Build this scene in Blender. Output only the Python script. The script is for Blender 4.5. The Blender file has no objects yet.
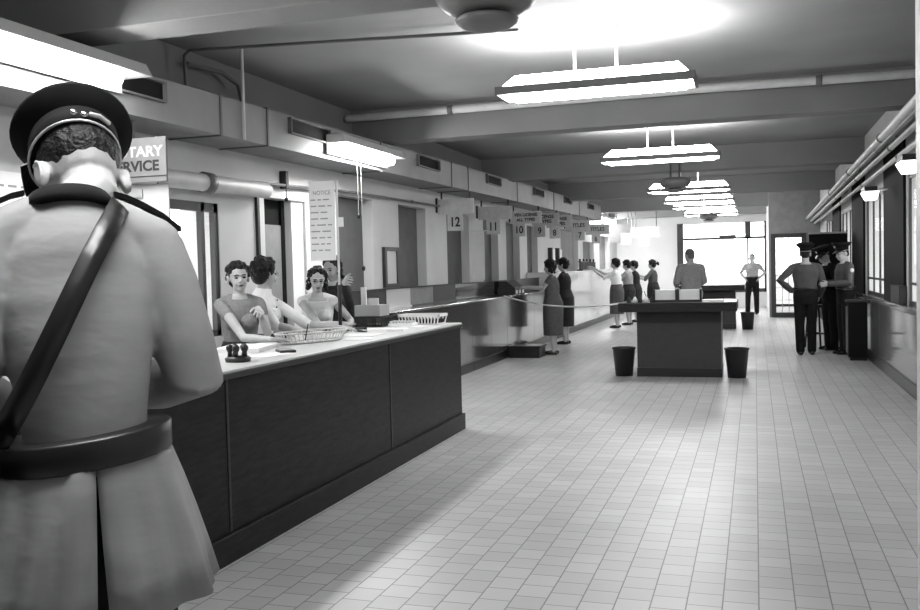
import bpy, bmesh, math, random
from mathutils import Vector, Matrix, Euler
random.seed(7)
SC = bpy.context.scene
COL = SC.collection
PI = math.pi
R = math.radians

# ------------------------------------------------------------------ materials
def mat(name, g, rough=.6, nscale=0, namt=0., bump=0., bscale=40, spec=.5, coat=0., metal=0., stretch=None, emit=0.):
    m = bpy.data.materials.new(name); m.use_nodes = True
    nt = m.node_tree; b = nt.nodes['Principled BSDF']
    b.inputs['Base Color'].default_value = (g, g, g, 1)
    b.inputs['Roughness'].default_value = rough
    b.inputs['Specular IOR Level'].default_value = spec
    b.inputs['Coat Weight'].default_value = coat
    b.inputs['Coat Roughness'].default_value = .08
    b.inputs['Metallic'].default_value = metal
    if emit:
        b.inputs['Emission Color'].default_value = (1, 1, 1, 1); b.inputs['Emission Strength'].default_value = emit
    tc = nt.nodes.new('ShaderNodeTexCoord')
    mp = nt.nodes.new('ShaderNodeMapping'); nt.links.new(tc.outputs['Object'], mp.inputs[0])
    if stretch: mp.inputs['Scale'].default_value = stretch
    if nscale:
        n = nt.nodes.new('ShaderNodeTexNoise'); n.inputs['Scale'].default_value = nscale; n.inputs['Detail'].default_value = 6
        nt.links.new(mp.outputs[0], n.inputs['Vector'])
        r = nt.nodes.new('ShaderNodeMapRange')
        r.inputs['From Min'].default_value = .3; r.inputs['From Max'].default_value = .7
        r.inputs['To Min'].default_value = max(0, g * (1 - namt)); r.inputs['To Max'].default_value = g * (1 + namt)
        nt.links.new(n.outputs['Fac'], r.inputs['Value'])
        nt.links.new(r.outputs[0], b.inputs['Base Color'])
    if bump:
        n2 = nt.nodes.new('ShaderNodeTexNoise'); n2.inputs['Scale'].default_value = bscale; n2.inputs['Detail'].default_value = 3
        nt.links.new(mp.outputs[0], n2.inputs['Vector'])
        bp = nt.nodes.new('ShaderNodeBump'); bp.inputs['Strength'].default_value = bump; bp.inputs['Distance'].default_value = .02
        nt.links.new(n2.outputs['Fac'], bp.inputs['Height']); nt.links.new(bp.outputs[0], b.inputs['Normal'])
    return m

def tile_mat():
    m = bpy.data.materials.new('quarry_tile'); m.use_nodes = True
    nt = m.node_tree; b = nt.nodes['Principled BSDF']
    tc = nt.nodes.new('ShaderNodeTexCoord')
    mp = nt.nodes.new('ShaderNodeMapping'); mp.inputs['Rotation'].default_value = (0, 0, -PI / 2)
    nt.links.new(tc.outputs['Object'], mp.inputs[0])
    br = nt.nodes.new('ShaderNodeTexBrick'); br.offset = .5
    br.inputs['Scale'].default_value = 1; br.inputs['Brick Width'].default_value = .152; br.inputs['Row Height'].default_value = .152
    br.inputs['Mortar Size'].default_value = .0035; br.inputs['Mortar Smooth'].default_value = .3
    br.inputs['Color1'].default_value = (.43, .43, .43, 1); br.inputs['Color2'].default_value = (.5, .5, .5, 1)
    br.inputs['Mortar'].default_value = (.15, .15, .15, 1)
    nt.links.new(mp.outputs[0], br.inputs['Vector'])
    n = nt.nodes.new('ShaderNodeTexNoise'); n.inputs['Scale'].default_value = .9; n.inputs['Detail'].default_value = 2
    nt.links.new(tc.outputs['Object'], n.inputs['Vector'])
    r = nt.nodes.new('ShaderNodeMapRange'); r.inputs['From Min'].default_value = 0; r.inputs['From Max'].default_value = 1
    r.inputs['To Min'].default_value = .8; r.inputs['To Max'].default_value = 1.2
    nt.links.new(n.outputs['Fac'], r.inputs['Value'])
    mx = nt.nodes.new('ShaderNodeMix'); mx.data_type = 'RGBA'; mx.blend_type = 'MULTIPLY'; mx.inputs['Factor'].default_value = 1
    nt.links.new(br.outputs['Color'], mx.inputs['A']); nt.links.new(r.outputs[0], mx.inputs['B'])
    nt.links.new(mx.outputs['Result'], b.inputs['Base Color'])
    r2 = nt.nodes.new('ShaderNodeMapRange'); r2.inputs['From Min'].default_value = 0; r2.inputs['From Max'].default_value = 1
    r2.inputs['To Min'].default_value = .3; r2.inputs['To Max'].default_value = .46
    nt.links.new(n.outputs['Fac'], r2.inputs['Value']); nt.links.new(r2.outputs[0], b.inputs['Roughness'])
    bp = nt.nodes.new('ShaderNodeBump'); bp.inputs['Strength'].default_value = .35; bp.inputs['Distance'].default_value = .004; bp.invert = True
    nt.links.new(br.outputs['Fac'], bp.inputs['Height']); nt.links.new(bp.outputs[0], b.inputs['Normal'])
    return m

def glass_mat():
    m = bpy.data.materials.new('window_glass'); m.use_nodes = True
    nt = m.node_tree; nt.nodes.clear()
    o = nt.nodes.new('ShaderNodeOutputMaterial'); mx = nt.nodes.new('ShaderNodeMixShader'); mx.inputs[0].default_value = .06
    t = nt.nodes.new('ShaderNodeBsdfTransparent'); t.inputs[0].default_value = (.95, .95, .95, 1)
    g = nt.nodes.new('ShaderNodeBsdfGlossy'); g.inputs['Roughness'].default_value = .02
    nt.links.new(t.outputs[0], mx.inputs[1]); nt.links.new(g.outputs[0], mx.inputs[2]); nt.links.new(mx.outputs[0], o.inputs[0])
    return m

def emit_mat(name, s, g=1.):
    m = bpy.data.materials.new(name); m.use_nodes = True
    nt = m.node_tree; nt.nodes.clear()
    o = nt.nodes.new('ShaderNodeOutputMaterial'); e = nt.nodes.new('ShaderNodeEmission')
    e.inputs[0].default_value = (g, g, g, 1); e.inputs[1].default_value = s
    nt.links.new(e.outputs[0], o.inputs[0]); return m

M = {
 'tile': tile_mat(), 'glass': glass_mat(),
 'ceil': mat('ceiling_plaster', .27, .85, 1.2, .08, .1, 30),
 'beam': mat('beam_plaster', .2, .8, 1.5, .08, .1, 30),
 'fadedwhite': mat('faded_white_paint', .42, .8), 'notary': mat('notary_board', .16, .6, 12, .1), 'wall': mat('wall_plaster', .6, .75, 1.5, .06, .08, 60),
 'wallw': mat('white_wall', .8, .7, 1.5, .04),
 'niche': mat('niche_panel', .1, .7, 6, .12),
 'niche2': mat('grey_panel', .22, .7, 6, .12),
 'dark': mat('dark_varnished_wood', .014, .35, 5, .45, .08, 18, coat=.12, spec=.3, stretch=(1, 1, 9)),
 'darkh': mat('dark_counter_wood', .01, .42, 7, .6, .08, 18, coat=.03, spec=.14, stretch=(1, 1, 6)),
 'gloss': mat('polished_counter_wood', .05, .16, 6, .3, coat=.7, stretch=(1, 1, 7)),
 'kick': mat('black_kickboard', .008, .35),
 'black': mat('black_paint', .012, .45), 'blackm': mat('matte_black', .006, .8, spec=.2),
 'top': mat('pale_linoleum', .62, .3, 30, .06), 'paper': mat('white_paper', .82, .7, 8, .03), 'paper2': mat('grey_paper', .45, .7, 8, .05),
 'ink': mat('black_ink', .01, .7), 'greyink': mat('faded_ink', .3, .7), 'whiteink': mat('white_lettering', .8, .7),
 'sign': mat('grey_sign_board', .48, .6, 12, .1), 'signp': mat('pale_sign_board', .64, .6, 12, .08),
 'duct': mat('painted_duct', .22, .55, 3, .1), 'pipe': mat('painted_pipe', .55, .45, 8, .08), 'piped': mat('dark_pipe', .12, .5),
 'metal': mat('grey_metal', .45, .35, metal=.7), 'chrome': mat('chrome', .8, .12, metal=1), 'housing': mat('lamp_housing', .55, .4),
 'dmetal': mat('dark_metal', .06, .4, metal=.3), 'bowl': mat('ventilator_metal', .14, .4, 8, .1),
 'lens': emit_mat('lit_lamp_lens', 40), 'glow': emit_mat('lit_lamp_upper_diffuser', 60), 'tube': emit_mat('lit_tube', 110),
 'skin': mat('skin', .42, .5, 25, .06, .05, 120), 'hair': mat('dark_hair', .007, .5, 60, .6, .5, 90, spec=.25), 'hairg': mat('grey_hair', .12, .5, 60, .4, .5, 90),
 'lip': mat('dark_lipstick', .06, .35), 'eye': mat('dark_eye', .02, .2), 'lash': mat('eyebrow', .03, .7),
 'tunic': mat('grey_wool_tunic', .3, .85, 9, .05, .3, 6, spec=.2, stretch=(1, 1, 2.2)), 'black_wool': mat('black_wool', .007, .85, 20, .3, spec=.2),
 'leather': mat('black_leather', .012, .35), 'shirt_w': mat('white_cotton', .82, .8, 14, .04, .25, 14), 'shirt_g': mat('grey_cotton', .3, .8, 14, .1, .25, 14),
 'shirt_m': mat('mid_grey_shirt', .06, .8, 14, .12, .25, 14), 'tweed': mat('grey_tweed', .3, .85, 60, .25, .3, 16), 'dress_d': mat('dark_dress', .012, .8, 20, .3, .2, 14), 'dress_g': mat('grey_dress', .075, .8, 20, .2, .25, 14),
 'sweater': mat('light_knit', .2, .9, 40, .1, .3, 60), 'piping': mat('silver_piping', .7, .3, metal=.5), 'shoe': mat('black_shoe', .012, .25),
 'rope': mat('white_cord', .75, .7), 'bldg': mat('concrete_building', .35, .9, 3, .15), 'bwin': mat('dark_window', .03, .2), 'asphalt': mat('street_asphalt', .35, .9, 4, .1),
 'bin': mat('dark_bin_metal', .014, .4), 'card': mat('grey_card', .33, .8), 'wire': mat('pale_wire', .6, .4), 'mirror': mat('pale_print', .7, .15),
 'wframe': mat('dark_window_frame', .035, .5), 'wframel': mat('pale_window_frame', .4, .5), 'shade': mat('frosted_pane', .8, .6),
}

# ------------------------------------------------------------------ mesh builder
class MB:
    def __init__(s): s.v = []; s.f = []; s.sm = []
    def add(s, vs, fs, smooth=False):
        o = len(s.v); s.v += [tuple(p) for p in vs]
        s.f += [tuple(i + o for i in f) for f in fs]; s.sm += [smooth] * len(fs); return s
    def box(s, x0, x1, y0, y1, z0, z1):
        vs = [(x, y, z) for z in (z0, z1) for y in (y0, y1) for x in (x0, x1)]
        return s.add(vs, [(0, 2, 3, 1), (4, 5, 7, 6), (0, 1, 5, 4), (2, 6, 7, 3), (0, 4, 6, 2), (1, 3, 7, 5)])
    def rings(s, rings, cap=True, smooth=True, closed=True):
        n = len(rings[0]); vs = [p for r in rings for p in r]; fs = []
        for i in range(len(rings) - 1):
            for j in range(n if closed else n - 1):
                k = (j + 1) % n
                fs.append((i * n + j, i * n + k, (i + 1) * n + k, (i + 1) * n + j))
        if cap:
            fs.append(tuple(range(n))[::-1]); fs.append(tuple((len(rings) - 1) * n + j for j in range(n)))
        return s.add(vs, fs, smooth)
    def tube(s, pts, rad, n=12, round_ends=True):
        pts = [Vector(p) for p in pts]
        if not isinstance(rad, (list, tuple)): rad = [rad] * len(pts)
        ring_c = list(zip(pts, rad)); seq = []
        d0 = (pts[1] - pts[0]).normalized(); d1 = (pts[-1] - pts[-2]).normalized()
        if round_ends:
            for a in (80, 50, 25): seq.append((pts[0] - d0 * rad[0] * math.sin(R(a)), rad[0] * math.cos(R(a)), d0))
        for i, (p, r) in enumerate(ring_c):
            if i == 0: d = d0
            elif i == len(pts) - 1: d = d1
            else: d = ((pts[i + 1] - p).normalized() + (p - pts[i - 1]).normalized()).normalized()
            seq.append((p, r, d))
        if round_ends:
            for a in (25, 50, 80): seq.append((pts[-1] + d1 * rad[-1] * math.sin(R(a)), rad[-1] * math.cos(R(a)), d1))
        ref = Vector((0, 0, 1)) if abs(d0.z) < .9 else Vector((1, 0, 0)); rs = []
        for p, r, d in seq:
            u = (ref - d * ref.dot(d))
            if u.length < 1e-4: u = d.orthogonal()
            u.normalize(); w = d.cross(u); ref = u
            rs.append([p + (u * math.cos(2 * PI * j / n) + w * math.sin(2 * PI * j / n)) * r for j in range(n)])
        return s.rings(rs)
    def ell(s, c, r, rot=None, n=16, m=10):
        c = Vector(c); r = (r, r, r) if not isinstance(r, (list, tuple)) else r; rs = []
        for i in range(1, m):
            a = PI * i / m
            rs.append([Vector((r[0] * math.sin(a) * math.cos(2 * PI * j / n), r[1] * math.sin(a) * math.sin(2 * PI * j / n), -r[2] * math.cos(a))) for j in range(n)])
        rs = [[c + (rot @ p if rot else p) for p in q] for q in rs]
        return s.rings(rs)
    def lathe(s, prof, c=(0, 0, 0), n=32, cap=True, smooth=True):
        return s.rings([[(c[0] + r * math.cos(2 * PI * j / n), c[1] + r * math.sin(2 * PI * j / n), c[2] + z) for j in range(n)] for r, z in prof], cap, smooth)
    def bar(s, p, q, w, h=None, up=(0, 0, 1)):
        p = Vector(p); q = Vector(q); d = (q - p).normalized(); u = Vector(up); u = u - d * u.dot(d)
        if u.length < 1e-3: u = d.orthogonal()
        u.normalize(); x = d.cross(u); h = h or w; w /= 2; h /= 2
        return s.rings([[e + x * a * w + u * b * h for a, b in ((-1, -1), (1, -1), (1, 1), (-1, 1))] for e in (p, q)], smooth=False)
    def xf(s, mtx):
        s.v = [tuple(mtx @ Vector(p)) for p in s.v]; return s
    def mesh(s, name):
        me = bpy.data.meshes.new(name); me.from_pydata(s.v, [], s.f); me.update()
        me.polygons.foreach_set('use_smooth', s.sm)
        bm = bmesh.new(); bm.from_mesh(me); bmesh.ops.recalc_face_normals(bm, faces=bm.faces); bm.to_mesh(me); bm.free()
        return me
    def build(s, name, m, parent=None, loc=(0, 0, 0), rz=0, bevel=0, **tags):
        o = bpy.data.objects.new(name, s.mesh(name)); COL.objects.link(o)
        o.data.materials.append(M[m] if isinstance(m, str) else m)
        o.location = loc; o.rotation_euler = (0, 0, rz)
        if parent: o.parent = parent
        if bevel:
            b = o.modifiers.new('bevel', 'BEVEL'); b.width = bevel; b.segments = 2; b.limit_method = 'ANGLE'
        for k, v in tags.items():
            if v: o[k] = v
        return o

def B(x0, x1, y0, y1, z0, z1): return MB().box(x0, x1, y0, y1, z0, z1)
def tag(o, label, cat, group=None):
    o['label'] = label; o['category'] = cat
    if group: o['group'] = group
    return o
def thing(name, label, cat, loc=(0, 0, 0), rz=0, group=None):
    o = bpy.data.objects.new(name, None); COL.objects.link(o); o.location = loc; o.rotation_euler = (0, 0, rz); o.empty_display_size = .1
    return tag(o, label, cat, group)
def struct(o): o['kind'] = 'structure'; return o
def dup(root, loc, label, rz=None, group=None):
    def cp(o, par):
        c = o.copy(); COL.objects.link(c)
        if par: c.parent = par
        for ch in list(o.children): cp(ch, c)
        return c
    r = cp(root, None); r.location = loc; r['label'] = label
    if rz is not None: r.rotation_euler = (0, 0, rz)
    if group: r['group'] = group
    return r
def remesh(mb, voxel, smooth=3):
    me = mb.mesh('tmp'); o = bpy.data.objects.new('tmp', me); COL.objects.link(o)
    r = o.modifiers.new('r', 'REMESH'); r.mode = 'VOXEL'; r.voxel_size = voxel; r.use_smooth_shade = True
    if smooth:
        q = o.modifiers.new('s', 'SMOOTH'); q.iterations = smooth; q.factor = .5
    dg = bpy.context.evaluated_depsgraph_get(); dg.update()
    out = bpy.data.meshes.new_from_object(o.evaluated_get(dg))
    bpy.data.objects.remove(o); bpy.data.meshes.remove(me)
    out.materials.clear()
    return out
def rbuild(mb, name, m, parent=None, voxel=.008, smooth=3, label=None):
    me = remesh(mb, voxel, smooth); me.name = name
    o = bpy.data.objects.new(name, me); COL.objects.link(o); me.materials.append(M[m])
    if parent: o.parent = parent
    if label: o['label'] = label
    return o
def letters(body, size, m, parent, loc, rot=(PI / 2, 0, 0), align='CENTER', sx=1., bold=0., name='lettering', ext=.001):
    c = bpy.data.curves.new('t', 'FONT'); c.body = body; c.size = size; c.align_x = align; c.align_y = 'CENTER'; c.extrude = ext; c.offset = bold; c.resolution_u = 4
    o = bpy.data.objects.new('t', c); COL.objects.link(o)
    dg = bpy.context.evaluated_depsgraph_get(); dg.update()
    me = bpy.data.meshes.new_from_object(o.evaluated_get(dg)); bpy.data.objects.remove(o); bpy.data.curves.remove(c)
    me.materials.clear(); me.materials.append(M[m]); me.name = name
    q = bpy.data.objects.new(name, me); COL.objects.link(q); q.parent = parent; q.location = loc; q.rotation_euler = rot; q.scale = (sx, 1, 1)
    return q
SKY = 6
EXPO = -0.45
# ------------------------------------------------------------------ the setting
struct(B(-5.2, 2.2, -2.8, 33.2, -.1, 0).build('floor', 'tile'))
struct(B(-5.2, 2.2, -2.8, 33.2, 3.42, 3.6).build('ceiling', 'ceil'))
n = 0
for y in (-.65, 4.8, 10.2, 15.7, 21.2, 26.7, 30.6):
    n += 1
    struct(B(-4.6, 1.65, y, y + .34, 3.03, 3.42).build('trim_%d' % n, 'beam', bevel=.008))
# left wall with recesses
OPEN = [(6.25, 7.26, .95, 2.14, 'win'), (8.08, 8.95, 0, 2.26, 'door'), (9.72, 10.78, 1.02, 2.4, 'niche'), (11.67, 12.75, 1.02, 2.4, 'niche'), (13.72, 14.89, 1.02, 2.4, 'niche'),
        (15.75, 16.75, 1.02, 2.4, 'niche'), (17.33, 18.4, 1.02, 2.4, 'niche'), (19.05, 20.05, 1.02, 2.4, 'niche'), (22.6, 25.0, 1.02, 2.45, 'pale'), (25.7, 27.6, 1.02, 2.2, 'niche'), (28.6, 30.6, 1.02, 2.45, 'pale')]
w = MB(); y = -2.8
for a, b, z0, z1, k in OPEN:
    w.box(-5., -4.6, y, a, 0, 3.42)
    w.box(-5., -4.6, a, b, z1, 3.42)
    if z0: w.box(-5., -4.6, a, b, 0, z0)
    y = b
w.box(-5., -4.6, y, 33.2, 0, 3.42)
WL = struct(w.build('wall_left', 'wall'))
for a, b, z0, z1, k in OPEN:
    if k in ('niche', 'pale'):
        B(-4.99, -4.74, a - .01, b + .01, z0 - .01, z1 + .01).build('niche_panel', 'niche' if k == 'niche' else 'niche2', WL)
# bright window in the left wall
W1 = struct(MB().box(-4.66, -4.61, 6.25, 6.31, .95, 2.14).box(-4.66, -4.61, 7.0, 7.05, .95, 2.14).box(-4.66, -4.61, 7.2, 7.26, .95, 2.14).box(-4.66, -4.61, 6.25, 7.26, .95, 1.01).box(-4.66, -4.61, 6.25, 7.26, 2.06, 2.14).build('window_1', 'wframe'))
B(-4.64, -4.63, 6.3, 7.21, 1.0, 2.08).build('pane', 'glass', W1)
# recessed grey door in the left wall
D1 = struct(B(-4.99, -4.72, 8.07, 8.62, 0, 2.0).build('door_1', 'niche2'))
MB().box(-4.99, -4.71, 8.62, 8.69, 0, 2.27).box(-4.99, -4.74, 8.07, 8.62, 2.0, 2.27).build('door_frame', 'blackm', D1)
B(-4.99, -4.63, 8.69, 8.96, 0, 2.27).build('door_jamb', 'wallw', D1)
MB().lathe([(.0, .0), (.03, .0), (.03, .04), (.0, .05)], n=16).xf(Matrix.Rotation(PI / 2, 4, 'Y')).build('door_handle', 'chrome', D1, loc=(-4.72, 8.2, 1.0))
# right wall
WIN = [(9.2, 11.5), (13.4, 15.6), (17.6, 19.8), (21.8, 24.0)]
w = MB(); y = -2.8
for a, b in WIN:
    w.box(1.65, 1.95, y, a, 0, 3.42); w.box(1.65, 1.95, a, b, 0, .96); w.box(1.65, 1.95, a, b, 2.47, 3.42); y = b
w.box(1.65, 1.95, y, 33.2, 0, 3.42)
struct(w.build('wall_right', 'wall'))
for i, (a, b) in enumerate(WIN):
    f = MB()
    for k in range(4):
        yy = a + .02 + (b - a - .04) * k / 3; f.box(1.665, 1.69, yy - .02, yy + .02, .96, 2.47)
    f.box(1.665, 1.69, a, b, .96, 1.02); f.box(1.665, 1.69, a, b, 2.4, 2.47); f.box(1.668, 1.688, a, b, 1.2, 1.23)
    o = struct(f.build('window_%d' % (i + 2), 'wframe')); B(1.675, 1.68, a, b, .98, 2.45).build('pane', 'glass', o)
# sill ledge and polished wainscot below the windows, piers between
M['sill'] = mat('pale_varnished_sill', .17, .25, 5, .25, coat=.8, stretch=(1, 1, 6))
LE = struct(MB().box(1.56, 1.68, 4.6, 25.9, .9, .97).build('trim_8', 'sill', bevel=.01))
WS = MB()
for k in range(7): WS.box(1.615, 1.65, 4.6 + 3.05 * k, 4.6 + 3.05 * k + 3.04, .16, .9)
struct(WS.build('trim_9', 'sill'))
struct(B(1.6, 1.65, 4.6, 25.9, 0, .16).build('baseboard_right', 'dark', bevel=.008))
for k, (a, b) in enumerate([(11.55, 13.35), (15.65, 17.55), (19.85, 21.75)]):
    struct(B(1.62, 1.66, a + .05, b - .05, .97, 2.9).build('trim_%d' % (10 + k), 'blackm'))
# near column at the right edge
struct(MB().box(.632, 1.0, 3.95, 4.2, 0, 3.42).build('trim_13', 'pipe', bevel=.02))
# far end
FW0, FW1 = -2.52, .36
w = B(-4.6, FW0, 32.4, 32.7, 0, 3.42).box(FW0, FW1, 32.4, 32.7, 0, .56).box(FW0, FW1, 32.4, 32.7, 2.84, 3.42).box(FW1, .52, 32.4, 32.7, 0, 3.42).box(1.6, 1.65, 32.4, 32.7, 0, 3.42).box(.52, 1.6, 32.4, 32.7, 2.7, 3.42)
struct(w.build('wall_back', 'wallw'))
f = MB().box(-2.53, -2.33, 32.34, 32.46, .0, 2.86).box(-.31, -.13, 32.36, 32.44, 2.3, 2.86).box(-.25, -.2, 32.36, 32.44, .5, 2.35).box(-2.33, .36, 32.36, 32.44, 2.29, 2.36).box(-1.15, -.6, 32.35, 32.45, 2.33, 2.43).box(-2.33, .36, 32.36, 32.44, .5, .62).box(.3, .36, 32.36, 32.44, .5, 2.86)
W5 = struct(f.build('window_6', 'wframe')); B(-2.5, .35, 32.41, 32.42, .56, 2.84).build('pane', 'glass', W5)
struct(B(.36, .5, 26.3, 32.4, 0, 3.42).build('wall_vestibule', 'wallw'))
w = B(.36, .5, 26.1, 26.3, 0, 3.42).box(1.23, 1.65, 26.1, 26.3, 0, 3.42).box(.5, 1.23, 26.1, 26.3, 2.2, 3.42)
struct(w.build('wall_partition', 'niche2'))
f = MB().box(.41, .53, 26.05, 26.2, 0, 2.24).box(1.18, 1.3, 26.05, 26.2, 0, 2.24).box(.5, 1.23, 26.05, 26.2, 2.13, 2.24).box(.5, 1.23, 26.05, 26.2, 0, .13)
D2 = struct(f.build('door_2', 'wframe'))
m = MB()
for k in range(1, 4): m.box(.53 + .163 * k - .008, .53 + .163 * k + .008, 26.12, 26.15, .13, 2.13)
for k in range(1, 6): m.box(.53, 1.18, 26.12, 26.15, .13 + .333 * k - .006, .13 + .333 * k + .006)
m.build('glazing_bar', 'metal', D2); B(.52, 1.19, 26.13, 26.138, .12, 2.14).build('pane', 'glass', D2)
B(1.12, 1.15, 26.0, 26.05, 1.0, 1.3).build('door_handle', 'metal', D2)
f = struct(MB().box(.52, .58, 32.42, 32.48, 0, 2.7).box(1.54, 1.6, 32.42, 32.48, 0, 2.7).box(.58, 1.54, 32.42, 32.48, 2.62, 2.7).box(.58, 1.54, 32.42, 32.48, 0, .08).build('door_3', 'wframe')); B(.57, 1.55, 32.44, 32.45, .06, 2.65).build('pane', 'glass', f)
struct(B(-5.2, 2.2, -3., -2.8, 0, 3.42).build('wall_front', 'niche'))
struct(B(-4.602, -4.59, -2.7, 26.6, 2.75, 3.415).build('trim_14', 'beam'))  # shade above the duct, put in as a dark layer over the wall
struct(B(-4.6, -4.58, 9.0, 31, 0, .1).build('baseboard_left', 'kick'))
# street outside
struct(B(-60, 80, 33.3, 140, -.5, -.4).build('ground', 'asphalt'))
struct(B(2.3, 80, -20, 33.3, -.5, -.4).build('ground_side', 'asphalt'))
def building(label, x0, x1, y0, y1, h, nx, nz, ny):
    t = thing('office_building', label, 'building', (x0, y0, -.4))
    B(0, x1 - x0, 0, y1 - y0, 0, h).build('wall', 'bldg', t); B(-.2, x1 - x0 + .2, -.2, y1 - y0 + .2, h, h + .5).build('parapet', 'bldg', t)
    me = {}
    for k in range(nz):
        for i in range(ny):
            z = 1 + (h - 1.5) * k / nz; yy = (y1 - y0) * (i + .25) / ny
            B(-.06, .1, yy, yy + (y1 - y0) / ny * .55, z, z + (h - 1.5) / nz * .55).build('window', 'bwin', t)
        for i in range(nx):
            z = 1 + (h - 1.5) * k / nz; xx = (x1 - x0) * (i + .25) / nx
            B(xx, xx + (x1 - x0) / nx * .55, -.06, .1, z, z + (h - 1.5) / nz * .55).build('window', 'bwin', t)
building('pale concrete office building seen through the nearest right window', 7.9, 20, 54, 66, 3.3, 5, 4, 4)
building('low pale building seen through the second right window behind the policemen', 7.7, 12, 74, 90, 2.6, 2, 2, 5)

# ------------------------------------------------------------------ world, camera
wd = bpy.data.worlds.new('World'); SC.world = wd; wd.use_nodes = True
wd.node_tree.nodes['Background'].inputs[0].default_value = (1, 1, 1, 1); wd.node_tree.nodes['Background'].inputs[1].default_value = SKY
cam = bpy.data.cameras.new('camera'); co = bpy.data.objects.new('camera', cam); COL.objects.link(co)
cam.sensor_width = 36; cam.lens = 36; cam.clip_start = .05; cam.clip_end = 500
rm = Matrix(((0.9520386590917591, 0.010910088341301988, 0.3057831937290706), (0.3050370451034764, 0.04446302691338808, -0.9513019711701637), (-0.02397483491715863, 0.9989514548816095, 0.03900253941233415)))
co.matrix_world = Matrix.Translation((0, 0, 1.5)) @ rm.to_4x4(); SC.camera = co
SC.view_settings.view_transform = 'Standard'; SC.view_settings.look = 'None'; SC.view_settings.gamma = 1; SC.view_settings.use_curve_mapping = False
SC.view_settings.exposure = EXPO
try:
    SC.cycles.max_bounces = 8; SC.cycles.diffuse_bounces = 5; SC.cycles.transparent_max_bounces = 12; SC.cycles.sample_clamp_indirect = 8
except Exception: pass

# ------------------------------------------------------------------ lamps, ducts, pipes
def ceiling_lamp(label, y):
    t = thing('ceiling_lamp', label, 'ceiling lamp', (-1.215, y, 3.42), 0, 'pendant fluorescent lamps down the hall')
    z = -.52
    vs = [(-.79, -.2, z + .02), (.79, -.2, z + .02), (.79, .2, z + .02), (-.79, .2, z + .02), (-.785, -.21, z + .075), (.785, -.21, z + .075), (.785, .21, z + .075), (-.785, .21, z + .075)]
    # band: a hollow frame round the diffusers
    MB().bar((-.79, -.2, z + .045), (.79, -.2, z + .045), .02, .065).bar((-.79, .2, z + .045), (.79, .2, z + .045), .02, .065).bar((-.785, -.2, z + .045), (-.785, .2, z + .045), .02, .07).bar((.785, -.2, z + .045), (.785, .2, z + .045), .02, .07).build('housing', 'bowl', t)
    def prism(a, b, za, zb):
        return MB().rings([[(-a[0], -a[1], za), (a[0], -a[1], za), (a[0], a[1], za), (-a[0], a[1], za)], [(-b[0], -b[1], zb), (b[0], -b[1], zb), (b[0], b[1], zb), (-b[0], b[1], zb)]], smooth=False)
    prism((.70, .17), (.775, .188), z, z + .05).build('lens', 'lens', t)
    prism((.775, .188), (.66, .06), z + .052, z + .185).build('upper_diffuser', 'glow', t)
    for sx in (-.17, .17): MB().tube([(sx, 0, z + .15), (sx, 0, -.03)], .012, 8).build('hanger_rod', 'pipe', t)
    B(-.21, .21, -.04, .04, -.05, -.002).build('canopy', 'pipe', t, bevel=.006)
    return t
LY = [7.52, 12.87, 18.6, 22.0, 24.3, 28.2]
lab = ['pendant fluorescent lamp nearest in view, hanging in the first ceiling bay', 'second pendant fluorescent lamp down the hall, wholly clear of the ventilators', 'third pendant fluorescent lamp, partly hidden by a hanging ventilator', 'fourth pendant fluorescent lamp down the hall, counting from the front', 'fifth pendant fluorescent lamp from the front, low in the far row', 'farthest pendant fluorescent lamp, near the big end window']
L0 = ceiling_lamp(lab[0], LY[0])
for y, l in zip(LY[1:], lab[1:]): dup(L0, (-1.215, y, 3.42), l)
dup(L0, (-1.215, 1.5, 3.42), 'pendant fluorescent lamp overhead above the foreground officer, out of frame')

def ventilator(label, y):
    t = thing('ceiling_ventilator', label, 'ventilator', (-1.24, y, 3.42), 0, 'round ceiling ventilators')
    MB().lathe([(.02, -.50), (.19, -.505), (.24, -.53), (.258, -.565), (.25, -.605), (.21, -.65), (.15, -.675), (.02, -.675)]).build('bowl', 'bowl', t)
    MB().lathe([(.02, -.66), (.1, -.67), (.1, -.71), (.02, -.71)]).build('neck', 'black', t)
    MB().lathe([(.02, -.69), (.14, -.69), (.157, -.702), (.15, -.72), (.12, -.735), (.06, -.743), (.01, -.745)]).build('disc', 'bowl', t)
    for k in range(4):
        a = PI / 4 + k * PI / 2; MB().tube([(.1 * math.cos(a), .1 * math.sin(a), -.505), (.1 * math.cos(a), .1 * math.sin(a), 0)], .01, 8).build('hanger_rod', 'dmetal', t)
    return t
V0 = ventilator('dark round ceiling ventilator hanging nearest, cut by the top edge', 4.4)
dup(V0, (-1.24, 15.6, 3.42), 'dark round ceiling ventilator in front of the third pendant lamp')
dup(V0, (-1.24, 27.2, 3.42), 'small far dark ceiling ventilator in front of the last lamps')

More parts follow.
